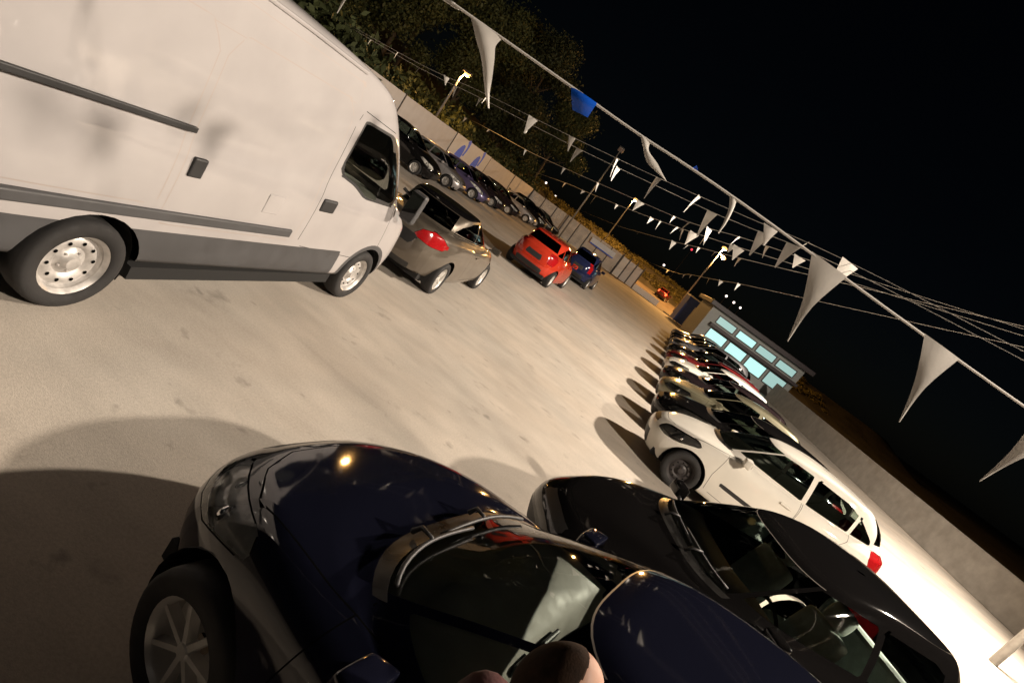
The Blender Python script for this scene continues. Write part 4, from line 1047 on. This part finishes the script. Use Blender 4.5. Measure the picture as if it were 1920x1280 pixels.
for k, x in enumerate([-3.4, -2.7, -2.0, -1.45, .75, 1.3, 1.85, 2.5, 3.1]):     # the string goes on to both sides
    a = Vector((x, 0, .03)); w = .17; tip = a + Vector((w/2 + random.uniform(-.05, .12), random.uniform(-.05, .08), -.33))
    b_ = a + Vector((w, 0, 0)); L = [a, a.lerp(tip, .5) + Vector((.02, .01, 0)), tip]; Rr = [b_, b_.lerp(tip, .5) - Vector((.02, 0, 0)), tip + Vector((.004, 0, 0))]
    pennant_strip(ns, resample(L), resample(Rr), M['pennant_blue' if k == 1 else 'pennant_white'], .004)

def far_string(pix, z, pens, label, rad=.006, size=.30, extra=None):
    P = [at_z(x, y, z) for x, y in pix] + [Vector((5.0, 2.3, z if z < 4.5 else 4.5))]
    base = P[len(P) // 2]; root = empty('pennant_string', base); tag(root, label, 'bunting', 'pennant strings over the lot')
    line = catmull([p - base for p in P], 6)
    MB().tube(line, [min(rad * 1.2, max(.0025, .00042 * (p + base - Vector((0, 0, CAM_H))).length)) for p in line], 6).build('rope', M['rope'], root, smooth=True)
    for pe in pens:
        x, y = pe[0], pe[1]; mt = pe[2] if len(pe) > 2 else 'pennant_white'; a = at_z(x, y, z) - base
        i = min(range(len(line) - 1), key=lambda k: (line[k] - a).length); t = (line[i+1] - line[i]).normalized(); a = line[i] + t * t.dot(a - line[i])
        s_ = size * random.uniform(.8, 1.15); w = s_ * .62; q_ = random.uniform(-1.2, 1.2)
        t = Vector((t.x * math.cos(q_) - t.y * math.sin(q_), t.x * math.sin(q_) + t.y * math.cos(q_), t.z))
        sw = Vector((random.uniform(-.25, .35), random.uniform(-.3, .2), -1)).normalized()
        ln = s_ * random.uniform(.55, 1.05); tip = a + sw * ln
        L = [a - t * w / 2, (a - t * w / 2).lerp(tip, .5), tip - t * .008]; Rr = [a + t * w / 2, (a + t * w / 2).lerp(tip, .5), tip + t * .008]
        pennant_strip(root, resample(L), resample(Rr), M[mt], .008)
    return root
far_string([(500,-45),(613,26),(655,47),(783,118),(897,170),(1000,221),(1100,270),(1236,334),(1396,405),(1650,520)], 3.5,
    [(641,42),(745,97),(826,135),(921,183),(1000,221),(1072,256),(1154,294),(1236,334),(1310,366),(1450,430),(1520,460),(1600,500)], 'upper of the two close pennant strings above the coupe', .007)
far_string([(500,-35),(613,30),(660,54),(780,124),(897,182),(993,232),(1087,280),(1211,339),(1336,398),(1396,423),(1650,535)], 3.45,
    [(700,78),(782,124),(830,142),(900,183),(993,232),(1087,280),(1160,315),(1336,398),(1440,443),(1500,470)], 'lower of the two close pennant strings above the coupe', .008)
far_string([(780,180),(862,216),(917,243),(986,281),(1058,315),(1169,364),(1270,408),(1336,430),(1396,447),(1600,515)], 4.2,
    [(876,223),(917,243),(986,281),(1058,315),(1120,342),(1205,381),(1265,406),(1292,416),(1330,428),(1388,445),(1440,462),(1500,482)], 'pennant string passing just above the right street lamp', .012, .42)
far_string([(1000,322),(1060,343),(1093,357),(1156,383),(1221,408),(1279,429),(1328,445),(1396,467)], 4.2,
    [(1060,343),(1095,358),(1120,369),(1158,384),(1222,408),(1238,414),(1268,424),(1280,429),(1294,434),(1304,438),(1324,444),(1376,461),(1386,464)], 'crowded pennant string below the right street lamp', .012, .46)
far_string([(1090,395),(1150,420),(1198,435),(1264,453),(1311,464),(1396,486)], 4.6, [(1198,435),(1264,453),(1290,459),(1311,464),(1340,471),(1386,483)], 'faint pennant string below the crowded one', .010, .42)
far_string([(1190,480),(1253,506),(1296,515),(1351,526),(1396,534)], 4.6, [(1253,506),(1278,511),(1296,515),(1330,522),(1352,526),(1386,532)], 'lowest and farthest pennant string near the kiosk', .014, .5)

pp = tag(empty('pennant_pole', (5.0, 2.3, 0)), 'slim steel pole beyond the navy car holding the ends of the pennant strings', 'pole')
MB().tube([(0, 0, 0), (0, 0, 2.5), (0, 0, 4.75)], [.045, .04, .035], 10).build('pole', M['galv'], pp, smooth=True)
MB().ball((0, 0, 4.78), .05, 10, 6).build('cap', M['galv'], pp, smooth=True)
# ------------------------------------------------------------------ the person whose head shows at the bottom edge
rr = ray(1050, 1276).normalized(); hp = Vector((0, 0, CAM_H)) + rr * 1.50
per = empty('person', (hp.x - .03, hp.y - .10, 0), R(10)); tag(per, 'person with short dark receding hair and dark red top beside the navy car', 'person')
def skin_obj(name, verts, edges, radii, material, root_i=0, sub=2):
    o = pyobj(name, verts, [], None, per); me = o.data; me.clear_geometry(); me.from_pydata(verts, edges, []); me.materials.append(material)
    o.modifiers.new('skin', 'SKIN').use_smooth_shade = True
    for v, r in zip(me.skin_vertices[0].data, radii): v.radius = (r, r) if not isinstance(r, tuple) else r
    me.skin_vertices[0].data[root_i].use_root = True
    md = o.modifiers.new('sub', 'SUBSURF'); md.levels = md.render_levels = sub; return o
zt = hp.z + .10; k = zt / 1.74
def S(L): return [(a * k, b * k, c * k) for a, b, c in L]
bv = S([(0,0,.95),(0,0,1.15),(0,0,1.38),(0.02,.02,1.46),(.04,.06,1.54),(0,.19,1.40),(0,.25,1.12),(.06,.26,.88),(0,-.19,1.40),(0,-.25,1.12),(.06,-.26,.88),(0,.10,.90),(.02,.11,.50),(-.02,.11,.09),(.12,.11,.05),(0,-.10,.90),(.02,-.11,.50),(-.02,-.11,.09),(.12,-.11,.05)])
be = [(0,1),(1,2),(2,3),(3,4),(2,5),(5,6),(6,7),(2,8),(8,9),(9,10),(0,11),(11,12),(12,13),(13,14),(0,15),(15,16),(16,17),(17,18)]
skin_obj('body', bv, be, [.13,.13,.13,.055,.05,.06,.045,.03,.06,.045,.03,.085,.06,.045,.04,.085,.06,.045,.04], M['skin'])
skin_obj('jacket', bv[:3] + [bv[5], bv[6], tuple(Vector(bv[6]).lerp(Vector(bv[7]), .9)), bv[8], bv[9], tuple(Vector(bv[9]).lerp(Vector(bv[10]), .9))], [(0,1),(1,2),(2,3),(3,4),(4,5),(2,6),(6,7),(7,8)], [.165,.16,.155,.085,.062,.048,.085,.062,.048], M['cloth'])
skin_obj('trousers', [bv[0], bv[11], bv[12], bv[13], bv[15], bv[16], bv[17]], [(0,1),(1,2),(2,3),(0,4),(4,5),(5,6)], [.15,.10,.078,.07,.10,.078,.07], M['trouser'])
for sg, hand in ((1, bv[7]), (-1, bv[10])):
    H0 = Vector(hand)
    hv = [tuple(H0), tuple(H0 + Vector((.02, 0, -.09)))]; he = [(0, 1)]; hr = [.032, .036]
    for f, (dx, ln) in enumerate(((-.03, .065), (-.01, .075), (.012, .07), (.032, .055))):
        i = len(hv); b0 = H0 + Vector((.02 + dx, 0, -.10)); hv += [tuple(b0), tuple(b0 + Vector((.01, -sg * .01, -ln * .55))), tuple(b0 + Vector((.015, -sg * .03, -ln)))]; he += [(1, i), (i, i + 1), (i + 1, i + 2)]; hr += [.011, .0095, .008]
    i = len(hv); b0 = H0 + Vector((.05, -sg * .01, -.05)); hv += [tuple(b0), tuple(b0 + Vector((.025, -sg * .015, -.035)))]; he += [(0, i), (i, i + 1)]; hr += [.013, .010]
    skin_obj('hand', hv, he, hr, M['skin'])
# head: shaped ball with brow, nose, ears, chin
hb = MB().ball((0, 0, 0), 1.0, 96, 64); hc = Vector((.05 * k, .08, zt - .118)); V = []
for x, y, z in hb.V:
    w = 1 - .18 * max(0, -z); f = 1 + (.06 * max(0, x) if z < -.2 else 0)
    nose = .17 * math.exp(-((y / .14) ** 2) - ((z + .25) / .20) ** 2) if x > .5 else 0
    eye = -.06 * (math.exp(-((abs(y) - .36) / .13) ** 2 - ((z + .05) / .1) ** 2)) if x > .5 else 0
    mouth = -.03 * math.exp(-((y / .3) ** 2) - ((z + .58) / .05) ** 2) if x > .4 else 0
    V.append((x * .100 * f + (nose + eye + mouth) * .11, y * .079 * w, z * .118))
hd = pyobj('head', V, hb.F, M['skin'], per, smooth=True); hd.location = hc
for sg in (1, -1): MB().ball((-.005, sg * .078, -.01), .032, 12, 8, (.6, .28, 1)).build('ear', M['skin'], hd, smooth=True)
for sg in (1, -1): MB().ball((.083, sg * .030, -.006), .012, 10, 6).build('eye', mat('eye', (.5, .48, .45), .2), hd, smooth=True)
hv = []; hf = []
idx = {}
for i, (x, y, z) in enumerate(hb.V):
    p = Vector(V[i]); idx[i] = p
keep = [f for f in hb.F if all((hb.V[i][2] > -.1 + 2.6 * max(0, hb.V[i][0] + .42) - .9 * max(0, -hb.V[i][0] - .1)) and abs(hb.V[i][1]) > -.1 for i in f)]
ids = sorted({i for f in keep for i in f}); mp = {a: b for b, a in enumerate(ids)}
hr_ = pyobj('hair', [tuple(Vector(V[i]) * 1.045) for i in ids], [[mp[i] for i in f] for f in keep], M['hair'], hd, smooth=True)
sl = hr_.modifiers.new('t', 'SOLIDIFY'); sl.thickness = .008
